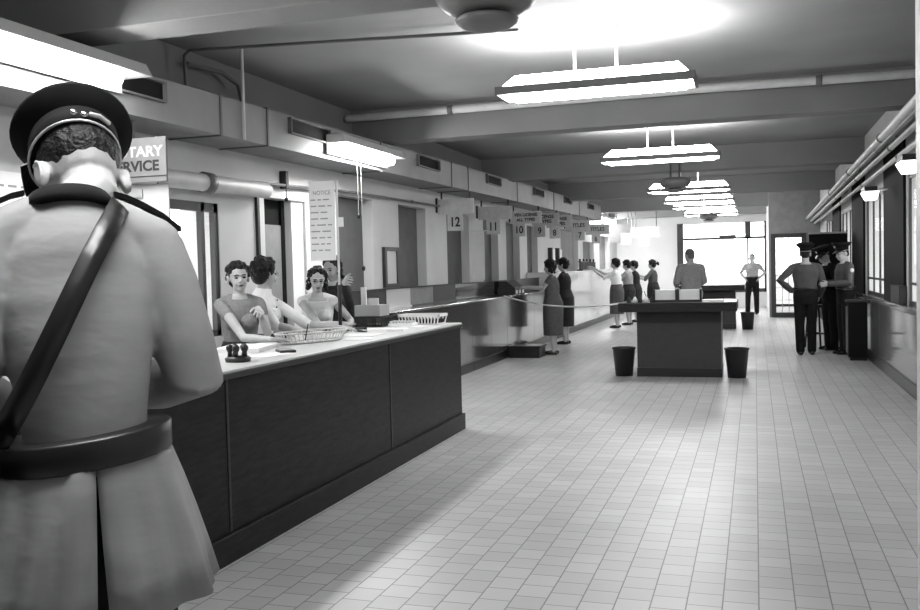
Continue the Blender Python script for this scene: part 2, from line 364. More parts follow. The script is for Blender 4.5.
# long air duct along the left
def dz(y): return .0115 * (y - 5)
def db(y): return 2.62 + .0072 * (y - 5)
DT = thing('air_duct', 'long grey painted air duct running under the ceiling along the left wall', 'air duct', (-4.35, 13, 2.7))
sec = [-1.0, 3.0, 6.55, 7.3, 9.9, 12.5, 13.3, 16.3, 19.5, 22.5, 25.9]
for a, b in zip(sec, sec[1:]):
    m = MB()
    vs = [(x - (-4.35), yy - 13, zz(yy) - 2.7) for zz in (db, lambda q: 2.93 + dz(q)) for yy in (a + .008, b - .008) for x in (-4.59, -4.1)]
    m.add(vs, [(0, 2, 3, 1), (4, 5, 7, 6), (0, 1, 5, 4), (2, 6, 7, 3), (0, 4, 6, 2), (1, 3, 7, 5)])
    m.build('duct_section', 'duct', DT)
    m = MB(); m.add([(x + 4.35, yy - 13, zz - 2.7) for zz in (db(b) - .012, 2.93 + dz(b) + .012) for yy in (b - .012, b + .012) for x in (-4.59, -4.088)], [(0, 2, 3, 1), (4, 5, 7, 6), (0, 1, 5, 4), (2, 6, 7, 3), (0, 4, 6, 2), (1, 3, 7, 5)])
    m.build('flange', 'piped', DT)
for y in (5.45, 8.1, 11.5, 14.68, 18.0, 21.0, 24.1):
    z = dz(y) + .13; L = .42 if y > 6 else .34
    f = MB().box(.23, .29, y - L - 13, y + L - 13, z - .075, z - .062).box(.23, .29, y - L - 13, y + L - 13, z + .062, z + .075).box(.23, .29, y - L - 13, y - L + .015 - 13, z - .068, z + .068).box(.23, .29, y + L - .015 - 13, y + L - 13, z - .068, z + .068)
    v = f.build('vent', 'piped', DT); g = B(.235, .262, y - L + .01 - 13, y + L - .01 - 13, z - .068, z + .068)
    g.build('grille', 'blackm', v)
# strip lamps on the duct
def strip_lamp(label, y0, y1, z, cord):
    t = thing('strip_lamp', label, 'fluorescent strip lamp', (-3.95, y0, z), 0, None)
    L = y1 - y0
    MB().rings([[(-.125, yy, .09), (-.125, yy, .0), (.11, yy, .0), (.06, yy, .09)] for yy in (-.03, L + .25)], smooth=False).build('housing', 'housing', t, bevel=.01)
    MB().rings([[(-.1, yy, -.003), (.05, yy, -.003), (.075, yy, -.05), (.05, yy, -.092), (-.07, yy, -.092), (-.1, yy, -.05)] for yy in (0, L)], smooth=False).build('lens', 'tube', t, bevel=.015)
    B(-.125, -.108, -.03, L + .2, -.1, .001).build('reflector', 'housing', t)
    MB().tube([(-.1, .3, .07), (-.1, .3, .13), (-.135, .3, .13)], .012, 8).tube([(-.1, L - .1, .07), (-.1, L - .1, .13), (-.135, L - .1, .13)], .012, 8).build('bracket', 'piped', t)
    if cord:
        for cy, zl in ((.42, 1.54), (.33, 2.08)):
            c = MB().tube([(.05, cy, -.1), (.05, cy, zl - z)], .004, 6).build('pull_cord', 'wire', t)
            MB().lathe([(.003, .02), (.02, .0), (.014, -.03), (.0, -.035)], (.05, cy, zl - z), 12).build('pull_knob', 'black', c)
    return t
strip_lamp('bright fluorescent strip lamp on the duct above the foreground officer', 3.3, 5.08, 2.84, False)
strip_lamp('bright fluorescent strip lamp on the duct with two hanging pull cords', 8.45, 9.8, 2.79, True)

def pipe(name, label, pts, r, m='pipe', cat='pipe', straps=()):
    t = MB().tube(pts, r, 12).build(name, m); tag(t, label, cat)
    for p, q in straps: MB().tube([p, q], r * 1.25, 12, False).build('strap', 'piped', t)
    return t
pipe('ceiling_pipe', 'pale pipe crossing the hall along the near ceiling beam', [(-4.55, 10.0, 3.3), (-2.8, 10.0, 3.31), (-.56, 10.0, 3.32), (1.6, 10.0, 3.3)], .045, straps=[((-3.3, 10, 3.308), (-3.24, 10, 3.308)), ((.6, 10, 3.312), (.66, 10, 3.312))])
pipe('conduit', 'thin dark conduit under the near ceiling turning down behind the duct', [(-4.45, 6.6, 2.99), (-4.45, 6.6, 3.31), (-4.41, 6.61, 3.35), (-2.41, 6.98, 3.36), (-1.75, 7.08, 3.36)], .014, 'piped')
pipe('conduit', 'bent dark conduit on the left wall dropping behind the duct', [(-4.5, 6.72, 3.27), (-4.48, 7.2, 3.29), (-4.45, 7.42, 3.22), (-4.43, 7.48, 2.99)], .02, 'piped')
pipe('conduit', 'thin pale vertical conduit running down the face of the duct', [(-4.07, 6.86, 3.4), (-4.07, 6.86, 2.64)], .013, 'pipe')
pipe('wall_pipe', 'thick pale pipe with dark clamp above the bright left window', [(-4.48, 5.2, 2.28), (-4.48, 7.9, 2.3)], .075, straps=[((-4.48, 6.85, 2.292), (-4.48, 6.95, 2.292))])
pipe('wall_pipe', 'thin horizontal rail pipe along the wall above the recessed door', [(-4.54, 7.4, 2.36), (-4.54, 10.0, 2.44), (-4.54, 13.3, 2.46)], .016, 'piped', straps=[((-4.54, 7.5, 2.363), (-4.54, 7.62, 2.363)), ((-4.54, 12.0, 2.455), (-4.54, 12.1, 2.455))])
xs = [(1.52, 2.93, 2.66, .085, 'piped', 'thick dark lagged pipe'), (1.33, 2.84, 2.62, .045, 'pipe', 'pale outermost pipe'), (1.42, 2.72, 2.55, .03, 'pipe', 'slim pale middle pipe'), (1.28, 2.7, 2.52, .022, 'piped', 'thin dark low pipe'), (1.5, 2.62, 2.48, .028, 'pipe', 'lowest slim pale pipe')]
for x, za, zb, r, mm, l in xs:
    pipe('wall_pipe', l + ' of the bundle running high along the right wall', [(x, 4.3, za + .05), (x, 9.6, za), (x, 25.9, zb)], r, mm, straps=[((x, yy, za + (zb - za) * (yy - 9.6) / 16.3), (x, yy + .06, za + (zb - za) * (yy + .06 - 9.6) / 16.3)) for yy in (11.0, 14.5, 18.0)])
def wall_lamp(label, y):
    t = thing('window_lamp', label, 'lamp', (1.38, y, 2.42), 0, 'short lamps under the right wall pipes')
    B(-.05, .1, -.2, .2, .0, .06).build('housing', 'black', t)
    MB().rings([[(-.06, -.2, 0), (.12, -.2, 0), (.12, .2, 0), (-.06, .2, 0)], [(-.01, -.17, -.1), (.1, -.17, -.1), (.1, .17, -.1), (-.01, .17, -.1)]], smooth=False).build('lens', emit_mat_w, t)
    MB().tube([(.08, 0, .03), (.27, 0, .03)], .012, 8).build('bracket', 'pipe', t)
    return t
emit_mat_w = emit_mat('lit_window_lamp', 5)
w0 = wall_lamp('small lit lamp under the pipes by the nearest right window', 9.75); dup(w0, (1.38, 12.9, 2.36), 'small lit lamp under the pipes above the policemen')
# ------------------------------------------------------------------ counters
def W(mb, name, m, parent, bevel=0):           # part given in room coordinates
    l = parent.location; mb.v = [(a - l[0], b - l[1], c - l[2]) for a, b, c in mb.v]
    return mb.build(name, m, parent, bevel=bevel)
FX, BX = -2.63, -3.43
FC = thing('service_counter', 'long dark wooden counter with pale top, nearest on the left', 'counter', (-3.03, 4.7, 0))
W(B(BX, FX - .02, 1.2, 8.15, 0, .955), 'cabinet_body', 'darkh', FC)
for a, b in ((1.2, 4.155), (4.185, 6.405), (6.435, 8.15)):
    W(B(FX - .02, FX, a, b, .15, .955), 'front_panel', 'darkh', FC, .003)
for s in (4.17, 6.42): W(B(FX - .02, FX + .004, s - .012, s + .012, .15, .955), 'panel_moulding', 'dark', FC, .004)
W(B(BX + .02, FX, 8.15, 8.17, .15, .955), 'end_panel', 'darkh', FC)
W(B(BX - .0, FX + .025, 1.2, 8.195, 0, .15), 'kickboard', 'darkh', FC, .006)
W(B(BX - .02, FX + .02, 1.18, 8.19, .955, .985), 'top_edge', 'dark', FC, .004)
W(B(BX - .01, FX + .012, 1.19, 8.182, .986, 1.0), 'countertop', 'top', FC, .003)
Z0 = 1.001
# row of counters against the left wall
def row_counter(label, y0, y1, m='gloss', h=1.03):
    t = thing('teller_counter', label, 'counter', (-4.28, (y0 + y1) / 2, 0), 0, 'teller counters along the left wall')
    W(B(-4.58, -3.98, y0 + .003, y1 - .003, .13, h - .03), 'cabinet_body', m, t)
    ym = (y0 + y1) / 2
    for a, b in ((y0 + .005, ym - .004), (ym + .004, y1 - .005)): W(B(-3.98, -3.965, a, b, .14, h - .03), 'front_panel', m, t)
    W(B(-4.58, -3.95, y0 + .003, y1 - .003, 0, .13), 'kickboard', 'kick', t, .004)
    W(B(-4.59, -3.93, y0 + .001, y1 - .001, h - .03, h), 'countertop', m, t, .006)
    return t
names = ['first teller counter behind the long front counter', 'second teller counter, below the pale screen', 'third teller counter, at window twelve', 'fourth teller counter, with the wooden step in front', 'fifth teller counter, behind the woman in the grey dress']
for (a, b), l in zip([(8.9, 10.9), (10.9, 12.9), (12.9, 14.9), (14.9, 16.9), (16.9, 18.9)], names): row_counter(l, a, b)
PC = [(18.9, 21.4, 'tall counter painted pale for window glare, nearest of three, beside the dark dressed woman'), (21.4, 25.2, 'tall counter painted pale for window glare, in the middle, behind the line of women'), (25.2, 30.5, 'farthest tall counter painted pale for window glare, toward the end wall')]
pale = mat('counter_painted_glare', .75, .22, 2, .02, coat=.6, stretch=(1, 1, 6)); M['glarec'] = pale  # window glare on the varnished wood is put into this pale colour
for a, b, l in PC: row_counter(l, a, b, 'glarec', 1.39)
# low screens on the row counters
for a, b, m, l in [(8.95, 9.9, 'dark', 'dark wooden screen behind the seated women, leftmost on the back counter'), (9.9, 10.47, 'dark', 'dark wooden screen just left of the pale screen'), (10.47, 11.3, 'mirror', 'glossy screen with painted pale reflection on the back counter under the framed print'), (11.3, 12.2, 'niche2', 'grey screen just right of the pale screen'), (12.2, 13.2, 'black', 'black screen below window twelve'), (13.2, 15.7, 'gloss', 'polished screen below window eleven'), (15.7, 18.85, 'dark', 'long dark screen below windows ten and nine')]:  # the pale screen has reflected light put into its colour
    t = thing('counter_screen', l, 'screen', (-4.33, (a + b) / 2, 1.031), 0, 'screens on the teller counters')
    W(B(-4.34, -4.31, a + .004, b - .004, 1.04, 1.27), 'panel', m, t); W(B(-4.36, -4.29, a + .002, b - .002, 1.27, 1.285), 'cap_rail', 'dark', t)
    W(B(-4.36, -4.29, a + .002, b - .002, 1.031, 1.045), 'bottom_rail', 'dark' if m != 'mirror' else 'wallw', t)
# dark step in front of the counters
st = thing('wooden_step', 'low dark wooden step on the floor in front of the teller counters', 'step', (-3.66, 15.0, 0))
W(B(-3.93, -3.4, 14.8, 15.25, 0, .17), 'riser', 'dark', st); W(B(-3.94, -3.38, 14.78, 15.27, .17, .2), 'tread', 'dark', st, .006)

# ------------------------------------------------------------------ hanging signs
def blade(label, y, x0, x1, z0, z1, num, lines, m='sign', nx=None, nz=None, ns=.16, fs=.1, grp='hanging window signs'):
    t = thing('hanging_sign', label, 'sign', ((x0 + x1) / 2, y, z1), 0, grp)
    zd = db(y); z1 = min(z1, zd - .05)
    W(B(x0, x1, y - .012, y + .012, z0, z1), 'board', m, t, .002)
    for xx in (x0 + .06, x1 - .06): W(MB().bar((xx, y, z1), (xx, y, zd - .02), .02), 'bracket', 'black', t)
    W(B(x0 - .07, x0, y - .03, y + .03, z1 - .2, z1 + .02), 'end_bracket', 'black', t)
    if num:
        nx = nx if nx is not None else x0 + .2
        p = B(nx - .12, nx + .12, y - .012, y + .012, z0 - .25, z0); p = W(p, 'number_plate', 'signp' if m == 'signp' else 'sign', t)
        letters(num, .2, 'ink', p, (nx - t.location[0], -.014, z0 - .125 - z1), bold=.004, sx=.85, name='number')
    for i, s in enumerate(lines):
        zz = z1 - (z1 - z0) * (i + .75) / (len(lines) + .5) - z1
        letters(s, fs, 'ink', t, (0, -.014, zz), bold=.003, sx=1.0)
    return t
blade('blank grey hanging sign with the number 12 plate', 13.24, -4.57, -4.0, 2.33, 2.56, '12', [], 'signp', nx=-4.3)
blade('blank grey hanging sign with the number 11 plate', 15.37, -4.57, -3.97, 2.34, 2.57, '11', [], 'sign', nx=-4.3)
blade('hanging sign with two lines of capitals and the number 10 plate', 17.6, -4.57, -3.95, 2.36, 2.6, '10', ['VEH LICENSE', 'ALL TYPES'], 'signp', nx=-4.4, fs=.08)
blade('hanging sign reading LICENSE TYPES with the number 9 plate', 19.42, -4.57, -3.97, 2.4, 2.65, '9', ['LICENSE', 'TYPES'], 'sign', nx=-4.4, fs=.1)
blade('hanging sign with short words and the number 8 plate', 20.88, -4.57, -3.97, 2.4, 2.68, '8', ['LICENSE', 'TYPES'], 'sign', nx=-4.38, fs=.1)
blade('hanging sign reading TITLES with the number 7 plate', 23.1, -4.57, -3.95, 2.4, 2.66, '7', ['TITLES'], 'sign', nx=-4.2, fs=.13)
blade('hanging sign reading TITLES with the number 6 plate', 26.05, -4.57, -3.9, 2.38, 2.68, '6', ['TITLES'], 'sign', nx=-4.28, fs=.14)
# far cluster beyond the end of the duct: hung from rods to the ceiling
def far_sign(label, y, x0, x1, z0, z1, m):
    t = thing('hanging_sign', label, 'sign', ((x0 + x1) / 2, y, z1), 0, 'far hanging signs')
    W(B(x0, x1, y - .015, y + .015, z0, z1), 'board', m, t)
    for xx in (x0 + .08, x1 - .08): W(MB().bar((xx, y, z1), (xx, y, 3.42), .025), 'hanger_rod', 'dmetal', t)
    W(B((x0 + x1) / 2 - .16, (x0 + x1) / 2 + .16, y - .015, y + .015, z0 - .28, z0 - .0), 'number_plate', m, t)
far_sign('dark far hanging sign just beyond the end of the air duct', 27.6, -4.4, -3.5, 2.45, 2.72, 'sign')
far_sign('mid grey far hanging sign with a small plate below', 29.0, -4.2, -3.45, 2.42, 2.66, 'signp')
far_sign('pale far hanging sign close to the white end wall', 30.4, -3.9, -2.95, 2.4, 2.72, 'paper')
lamp2 = thing('strip_lamp', 'far lit strip lamp high on the left beyond the duct end', 'fluorescent strip lamp', (-4.5, 26.9, 2.98))
W(B(-4.58, -4.42, 26.9, 31.0, 2.98, 3.05), 'housing', 'housing', lamp2); W(B(-4.56, -4.42, 26.95, 30.9, 2.86, 2.975), 'lens', emit_mat('far_strip', 90), lamp2)
for yy in (27.2, 29.4): W(MB().bar((-4.5, yy, 3.05), (-4.5, yy, 3.42), .03), 'hanger_rod', 'dmetal', lamp2)

# NOTARY SERVICE sign and sheet under it
t = thing('hanging_sign', 'grey sign reading NOTARY SERVICE, half hidden by the officer cap', 'sign', (-4.2, 5.5, 2.47))
W(B(-4.57, -3.88, 5.49, 5.51, 2.16, 2.47), 'board', 'notary', t, .002)
letters('NOTARY', .1, 'fadedwhite', t, (.06, -.012, -.1), bold=.003, sx=1.15); letters('SERVICE', .1, 'ink', t, (.06, -.012, -.2), bold=.003, sx=1.12)
for xx in (-4.45, -4.15): W(MB().bar((xx, 5.5, 2.47), (xx, 5.5, 2.6), .02), 'bracket', 'black', t)
W(MB().bar((-4.57, 5.487, 2.2), (-3.88, 5.487, 2.2), .004), 'rule_line', 'ink', t)
t = thing('notice_sheet', 'plain grey sheet hanging right under the NOTARY SERVICE sign', 'notice', (-4.2, 5.56, 2.15))
W(B(-4.57, -3.91, 5.55, 5.56, 1.85, 2.15), 'sheet', 'paper2', t); W(B(-4.3, -4.12, 5.535, 5.55, 2.06, 2.12), 'printed_patch', 'greyink', t)
W(MB().bar((-4.5, 5.555, 2.15), (-4.5, 5.555, 2.5), .008).bar((-4.0, 5.555, 2.15), (-4.0, 5.555, 2.5), .008), 'hanger', 'dmetal', t)
t = thing('wall_chart', 'white printed sheet on the left wall behind the officer cap', 'poster', (-4.595, 5.0, 1.6))
W(B(-4.598, -4.59, 4.3, 5.6, 1.45, 2.2), 'sheet', 'paper', t)
for i in range(9):
    m = MB()
    for j in range(11): m.box(-4.59, -4.588, 4.36 + .11 * j, 4.36 + .11 * j + random.uniform(.02, .08), 1.5 + .075 * i, 1.515 + .075 * i)
    W(m, 'text_line', 'greyink', t)
# small wall fittings
t = B(-4.6, -4.57, 7.9, 7.94, 1.66, 2.34).build('wall_rail', 'black'); tag(t, 'thin vertical dark rail on the wall left of the recessed door', 'rail')
t = thing('wall_bracket', 'small dark bracket with a hanging cord above the recessed door', 'bracket', (-4.56, 8.43, 2.5))
W(B(-4.6, -4.52, 8.4, 8.46, 2.36, 2.54), 'plate', 'black', t, .008); c = W(MB().tube([(-4.54, 8.43, 2.37), (-4.54, 8.43, 2.27)], .005, 6), 'cord', 'black', t); W(MB().ell((-4.54, 8.43, 2.25), .022), 'bulb', 'black', t)
# framed print, posters
t = thing('framed_print', 'narrow black framed pale print hung between two recesses of the left wall', 'picture', (-4.6, 11.31, 1.3))
W(B(-4.598, -4.575, 11.1, 11.52, 1.31, 1.78), 'print', 'mirror', t)
W(MB().box(-4.6, -4.555, 11.06, 11.13, 1.28, 1.81).box(-4.6, -4.555, 11.49, 11.56, 1.28, 1.81).box(-4.6, -4.555, 11.13, 11.49, 1.28, 1.33).box(-4.6, -4.555, 11.13, 11.49, 1.76, 1.81), 'frame', 'black', t, .004)
def textlines(t, x0, x1, y, z0, z1, nl, m='greyink', th=.012, cols=4):
    for i in range(nl):
        mb = MB(); z = z1 - (z1 - z0) * (i + .5) / nl; x = x0
        while x < x1 - .03:
            wd_ = random.uniform(.03, .09); mb.box(x, min(x + wd_, x1), y - .002, y, z - th / 2, z + th / 2); x += wd_ + .02
        W(mb, 'text_line', m, t)
t = thing('paper_poster', 'long white paper sheet hanging between windows twelve and eleven', 'poster', (-4.3, 15.1, 2.15))
W(B(-4.58, -4.365, 15.0, 15.006, 1.3, 2.13), 'sheet', 'paper', t); W(MB().bar((-4.59, 15.003, 2.14), (-4.31, 15.003, 2.14), .014), 'rod', 'wire', t); textlines(t, -4.5, -4.36, 15.1, 1.45, 1.75, 3)
for k, (y0, y1, z0, z1, l) in enumerate([(21.1, 21.2, 1.55, 1.95, 'narrow'), (21.9, 22.0, 1.55, 1.95, 'second narrow')]):
    t = thing('wall_frame', l + ' dark upright frame on the white pier behind the teller signs', 'frame', (-4.6, y0, z0))
    W(B(-4.6, -4.5, y0, y1, z0, z1), 'rail', 'black', t); W(B(-4.6, -4.52, y1, y1 + .35, z0 + .03, z1 - .03), 'card', 'paper', t)
# notice on a stand
NS = thing('notice_stand', 'white NOTICE board on a thin pole standing on the front counter', 'notice', (-3.36, 7.1, Z0))
W(B(-3.48, -3.26, 7.02, 7.18, Z0, Z0 + .035), 'base', 'black', NS, .006)
W(MB().tube([(-3.35, 7.1, Z0 + .03), (-3.35, 7.1, 1.38)], .016, 12), 'grip', 'leather', NS); W(MB().tube([(-3.35, 7.1, 1.38), (-3.35, 7.1, 2.26)], .01, 10), 'pole', 'wire', NS)
W(B(-3.6, -3.365, 7.08, 7.09, 1.6, 2.27), 'board', 'paper', NS)
letters('NOTICE', .05, 'greyink', NS, (-.12, -.022, 2.17 - Z0), sx=.9)
textlines(NS, -3.585, -3.39, 7.08, 1.66, 2.14, 9, th=.01)
W(B(-3.345, -3.29, 7.085, 7.09, 1.88, 1.96), 'side_tab', 'paper', NS)

# ------------------------------------------------------------------ things on the front counter
def paper(label, x, y, rz=0, w=.2, l=.27, n=1, m='paper', g='papers on the front counter', z=Z0):
    o = B(-w / 2, w / 2, -l / 2, l / 2, 0, .0012 * n).build('paper_sheet' if n < 6 else 'paper_stack', m, loc=(x, y, z), rz=rz); return tag(o, label, 'paper', g)
paper('thick white paper stack under the hands of the woman with the pen', -3.2, 5.32, .25, .3, .42, 22)
paper('thin white form lying near the front counter edge, left', -2.85, 5.0, -.1, .2, .28, 2)
paper('white form beside the oval wire basket', -2.8, 6.25, .4, .2, .27, 3)
paper('white form in the middle of the front counter', -2.9, 6.6, .1, .22, .3, 4)
paper('white form before the woman with glasses', -3.12, 6.62, -.3, .2, .27, 2)
paper('small white slip stack near the far seam of the counter', -2.85, 7.15, .15, .14, .2, 14)
paper('white form close to the counter end', -2.88, 7.6, -.2, .2, .26, 3)
paper('white form right behind the small slip stack', -3.12, 7.35, .5, .2, .26, 2)
# stamp and pad
t = thing('stamp_pad', 'small dark stamp pad at the counter edge by the pen', 'stamp pad', (-2.84, 5.2, Z0), .7)
B(-.05, .05, -.085, .085, 0, .016).build('tin', 'black', t, bevel=.004); B(-.044, .044, -.079, .079, .016, .02).build('felt', 'greyink', t)
t = thing('rubber_stamp', 'dark round knobbed stamp holder at the left end of the visible counter', 'stamp', (-2.83, 4.62, Z0))
MB().lathe([(.0, 0), (.07, 0), (.075, .02), (.06, .03), (.01, .035)]).build('base', 'black', t)
for k in range(5):
    a = k * 2 * PI / 5; s = MB().lathe([(.0, .03), (.014, .03), (.012, .055), (.02, .07), (.022, .085), (.012, .098), (.0, .1)], (.045 * math.cos(a), .045 * math.sin(a), 0), 12).build('stamp_handle', 'dark' if k % 2 else 'black', t)
t = thing('stapler', 'small black stapler lying on the front counter near the notice pole', 'stapler', (-3.12, 7.0, Z0), 1.0)
B(-.02, .02, -.07, .07, 0, .012).build('base', 'black', t, bevel=.003); MB().bar((0, -.07, .03), (0, .07, .022), .028, .018).build('arm', 'black', t); B(-.012, .012, -.068, -.05, .01, .03).build('hinge', 'chrome', t)
# oval wire basket
def oval(a, b, z, n=40): return [(a * math.cos(2 * PI * j / n), b * math.sin(2 * PI * j / n), z) for j in range(n + 1)]
t = thing('wire_basket', 'long oval pale wire basket between the women and the counter edge', 'basket', (-3.06, 6.0, Z0), -.3)
MB().tube(oval(.15, .34, .075), .006, 6, False).build('rim', 'wire', t); MB().tube(oval(.12, .29, .008), .005, 6, False).build('base_ring', 'wire', t)
m = MB(); 
for j in range(48):
    a = 2 * PI * j / 48; m.bar((.12 * math.cos(a), .29 * math.sin(a), .008), (.15 * math.cos(a), .34 * math.sin(a), .075), .005)
m.build('side_wires', 'wire', t); MB().lathe([(.0, 0), (.115, 0), (.115, .004), (0, .004)], n=40).xf(Matrix.Diagonal((1, 2.45, 1, 1))).build('bottom', 'paper2', t)
# card box with cards, black letter tray
t = thing('letter_tray', 'dark wire letter tray on the counter under the grey card box', 'tray', (-3.3, 7.77, Z0))
m = MB()
for zz in (.008, .085):
    for p, q in (((-.15, -.2), (.13, -.2)), ((.13, -.2), (.13, .3)), ((.13, .3), (-.15, .3)), ((-.15, .3), (-.15, -.2))): m.bar((p[0], p[1], zz), (q[0], q[1], zz), .007)
m.build('frame', 'black', t); m = MB()
for k in range(11): m.bar((-.15 + .28 * k / 10, -.2, .008), (-.15 + .28 * k / 10, -.2, .085), .006).bar((-.15 + .28 * k / 10, .3, .008), (-.15 + .28 * k / 10, .3, .085), .006)
for k in range(1, 16): m.bar((.13, -.2 + .5 * k / 16, .008), (.13, -.2 + .5 * k / 16, .085), .006).bar((-.15, -.2 + .5 * k / 16, .008), (-.15, -.2 + .5 * k / 16, .085), .006)
m.build('wires', 'black', t); B(-.148, .128, -.198, .298, .008, .012).build('bottom', 'blackm', t); B(-.15, .13, -.2, .06, .09, .094).build('top_plate', 'blackm', t)
t = thing('card_box', 'grey card index box resting on the dark letter tray', 'box', (-3.31, 7.71, Z0 + .0945))
B(-.13, .12, -.12, .1, 0, .1).build('box', 'card', t, bevel=.003); B(-.04, .06, -.02, .0, .1, .16).build('index_card', 'paper', t); B(-.125, -.075, .02, .04, .1, .26).build('tall_card', 'paper', t)
t = thing('slip_tray', 'small white tray of slips next to the dark letter tray', 'tray', (-3.0, 7.66, Z0), .1)
B(-.11, .11, -.1, .1, 0, .03).build('tray', 'paper', t, bevel=.004); m = MB()
for k in range(7): m.box(-.1 + .03 * k, -.09 + .03 * k, -.09, .09, .03, .05)
m.build('slips', 'paper2', t)
t = thing('rack_tray', 'pale slatted letter tray at the far end of the front counter', 'tray', (-2.93, 7.98, Z0))
t.scale = (.85, .85, .95)
MB().box(-.22, .22, -.13, .13, 0, .012).build('bottom', 'wire', t)
MB().box(-.24, .24, -.15, -.135, .075, .1).box(-.24, .24, .135, .15, .075, .1).box(-.24, -.225, -.15, .15, .075, .1).box(.225, .24, -.15, .15, .075, .1).build('rim', 'paper', t)
m = MB()
for k in range(13):
    x = -.21 + .42 * k / 12; m.bar((x, -.125, .01), (x * 1.09, -.142, .08), .014, .006).bar((x, .125, .01), (x * 1.09, .142, .08), .014, .006)
m.build('slats', 'paper', t); B(-.2, .2, -.11, .11, .012, .05).build('file_cards', 'blackm', t)

# ------------------------------------------------------------------ things on the teller counters
t = thing('cash_register', 'dark machine with pale keys on the teller counter by the woman in grey', 'machine', (-4.12, 15.85, 1.031))
W(B(-4.28, -3.96, 15.45, 16.2, 1.031, 1.16), 'body', 'black', t, .01); W(MB().rings([[(-4.27, y, 1.16), (-3.99, y, 1.16), (-4.12, y, 1.27), (-4.27, y, 1.27)] for y in (15.5, 16.15)], smooth=False), 'hood', 'black', t, .006)
for k in range(3): W(B(-3.962, -3.95, 15.5 + .23 * k, 15.6 + .23 * k, 1.05, 1.11), 'key_plate', 'paper', t)
W(MB().tube([(-4.0, 16.22, 1.08), (-3.93, 16.25, 1.14)], .012, 8), 'crank', 'chrome', t)
t = thing('ticket_rack', 'dark toothed rack of stamps on top of the middle tall counter', 'rack', (-4.1, 23, 1.391))
W(B(-4.14, -4.0, 22.3, 24.6, 1.391, 1.42), 'base', 'black', t)
for k in range(14): W(B(-4.1, -4.06, 22.35 + .165 * k, 22.42 + .165 * k, 1.42, 1.6 if k % 3 else 1.68), 'stamp', 'black', t)
W(B(-4.12, -4.04, 22.3, 23.4, 1.6, 1.62), 'top_bar', 'black', t)

# ------------------------------------------------------------------ writing desks, bins
def desk(label, y):
    t = thing('writing_desk', label, 'desk', (-.975, y, 0), 0, 'dark writing desks in the hall')
    B(-.75, .75, -.35, .75, .88, 1.0).build('desktop', 'blackm' if 0 else 'dark', t, bevel=.006)
    B(-.545, .545, -.03, .55, .12, .88).build('pedestal', 'niche_d', t)
    B(-.545, .545, -.035, -.03, .72, .88).build('apron', 'kick', t)
    B(-.55, .55, -.05, .57, 0, .12).build('plinth', 'kick', t, bevel=.004)
    return t
M['niche_d'] = mat('desk_panel', .022, .45, 10, .2, stretch=(1, 1, 6)); M['niche_d'].node_tree.nodes['Principled BSDF'].inputs['Coat Weight'].default_value = .2
D0 = desk('dark pedestal writing desk in the middle of the hall, nearer one', 12.5)
dup(D0, (-.975, 21.7, 0), 'farther dark pedestal writing desk, partly hidden behind the nearer one')
def bin_(label, x, y):
    t = thing('waste_bin', label, 'bin', (x, y, 0), 0, 'dark waste bins beside the desks')
    MB().lathe([(.0, .012), (.105, .012), (.108, .0), (.115, 0), (.152, .375), (.156, .38), (.146, .38), (.109, .02), (.0, .02)], n=36).build('shell', 'bin', t)
    MB().lathe([(.151, .365), (.161, .367), (.161, .385), (.147, .385)], n=36, cap=False).build('rim', 'black', t)
    return t
b0 = bin_('dark waste bin on the floor at the left of the nearer desk', -1.71, 12.55)
dup(b0, (-.24, 12.5, 0), 'dark waste bin on the floor at the right of the nearer desk'); dup(b0, (-.17, 21.5, 0), 'far dark waste bin at the right of the farther desk')
def dispenser(label, x):
    t = thing('form_holder', label, 'form holder', (x, 12.38, 1.0005), 0, 'form holders on the nearer desk')
    B(-.155, .155, -.07, .09, 0, .03).build('base', 'black', t); B(-.155, -.13, -.07, .09, .03, .17).build('side', 'black', t); B(.13, .155, -.07, .09, .03, .17).build('side', 'black', t)
    B(-.128, .128, -.05, .08, .03, .16).build('forms', 'paper', t)
    return t
d0 = dispenser('left black holder of white forms on the nearer desk', -1.13); dup(d0, (-.82, 12.38, 1.0005), 'right black holder of white forms on the nearer desk')
o = B(-.13, .13, -.16, .16, 0, .02).build('paper_stack', 'paper', loc=(-.52, 12.5, 1.0005)); tag(o, 'flat white pad of forms at the right end of the nearer desk', 'paper')
for k in range(5):
    t = thing('ink_bottle', ['dark ink bottle nearest the left corner of the desk', 'pale pen pot second from the left corner of the desk', 'dark ink bottle in the middle of the desk group', 'pale pen pot beside the left form holder', 'dark ink bottle touching the left form holder side'][k], 'ink bottle', (-1.6 + .075 * k, 12.3 + .05 * (k % 2), 1.0005), 0, 'ink bottles and pen pots on the desk')
    MB().lathe([(0, 0), (.028, 0), (.03, .01), (.028, .05), (.015, .06), (.015, .075), (0, .075)], n=14).build('bottle', 'black' if k % 2 == 0 else 'paper', t); MB().bar((0, 0, .07), (.03 * (-1) ** k, .01, .15), .007).build('pen', 'black', t)
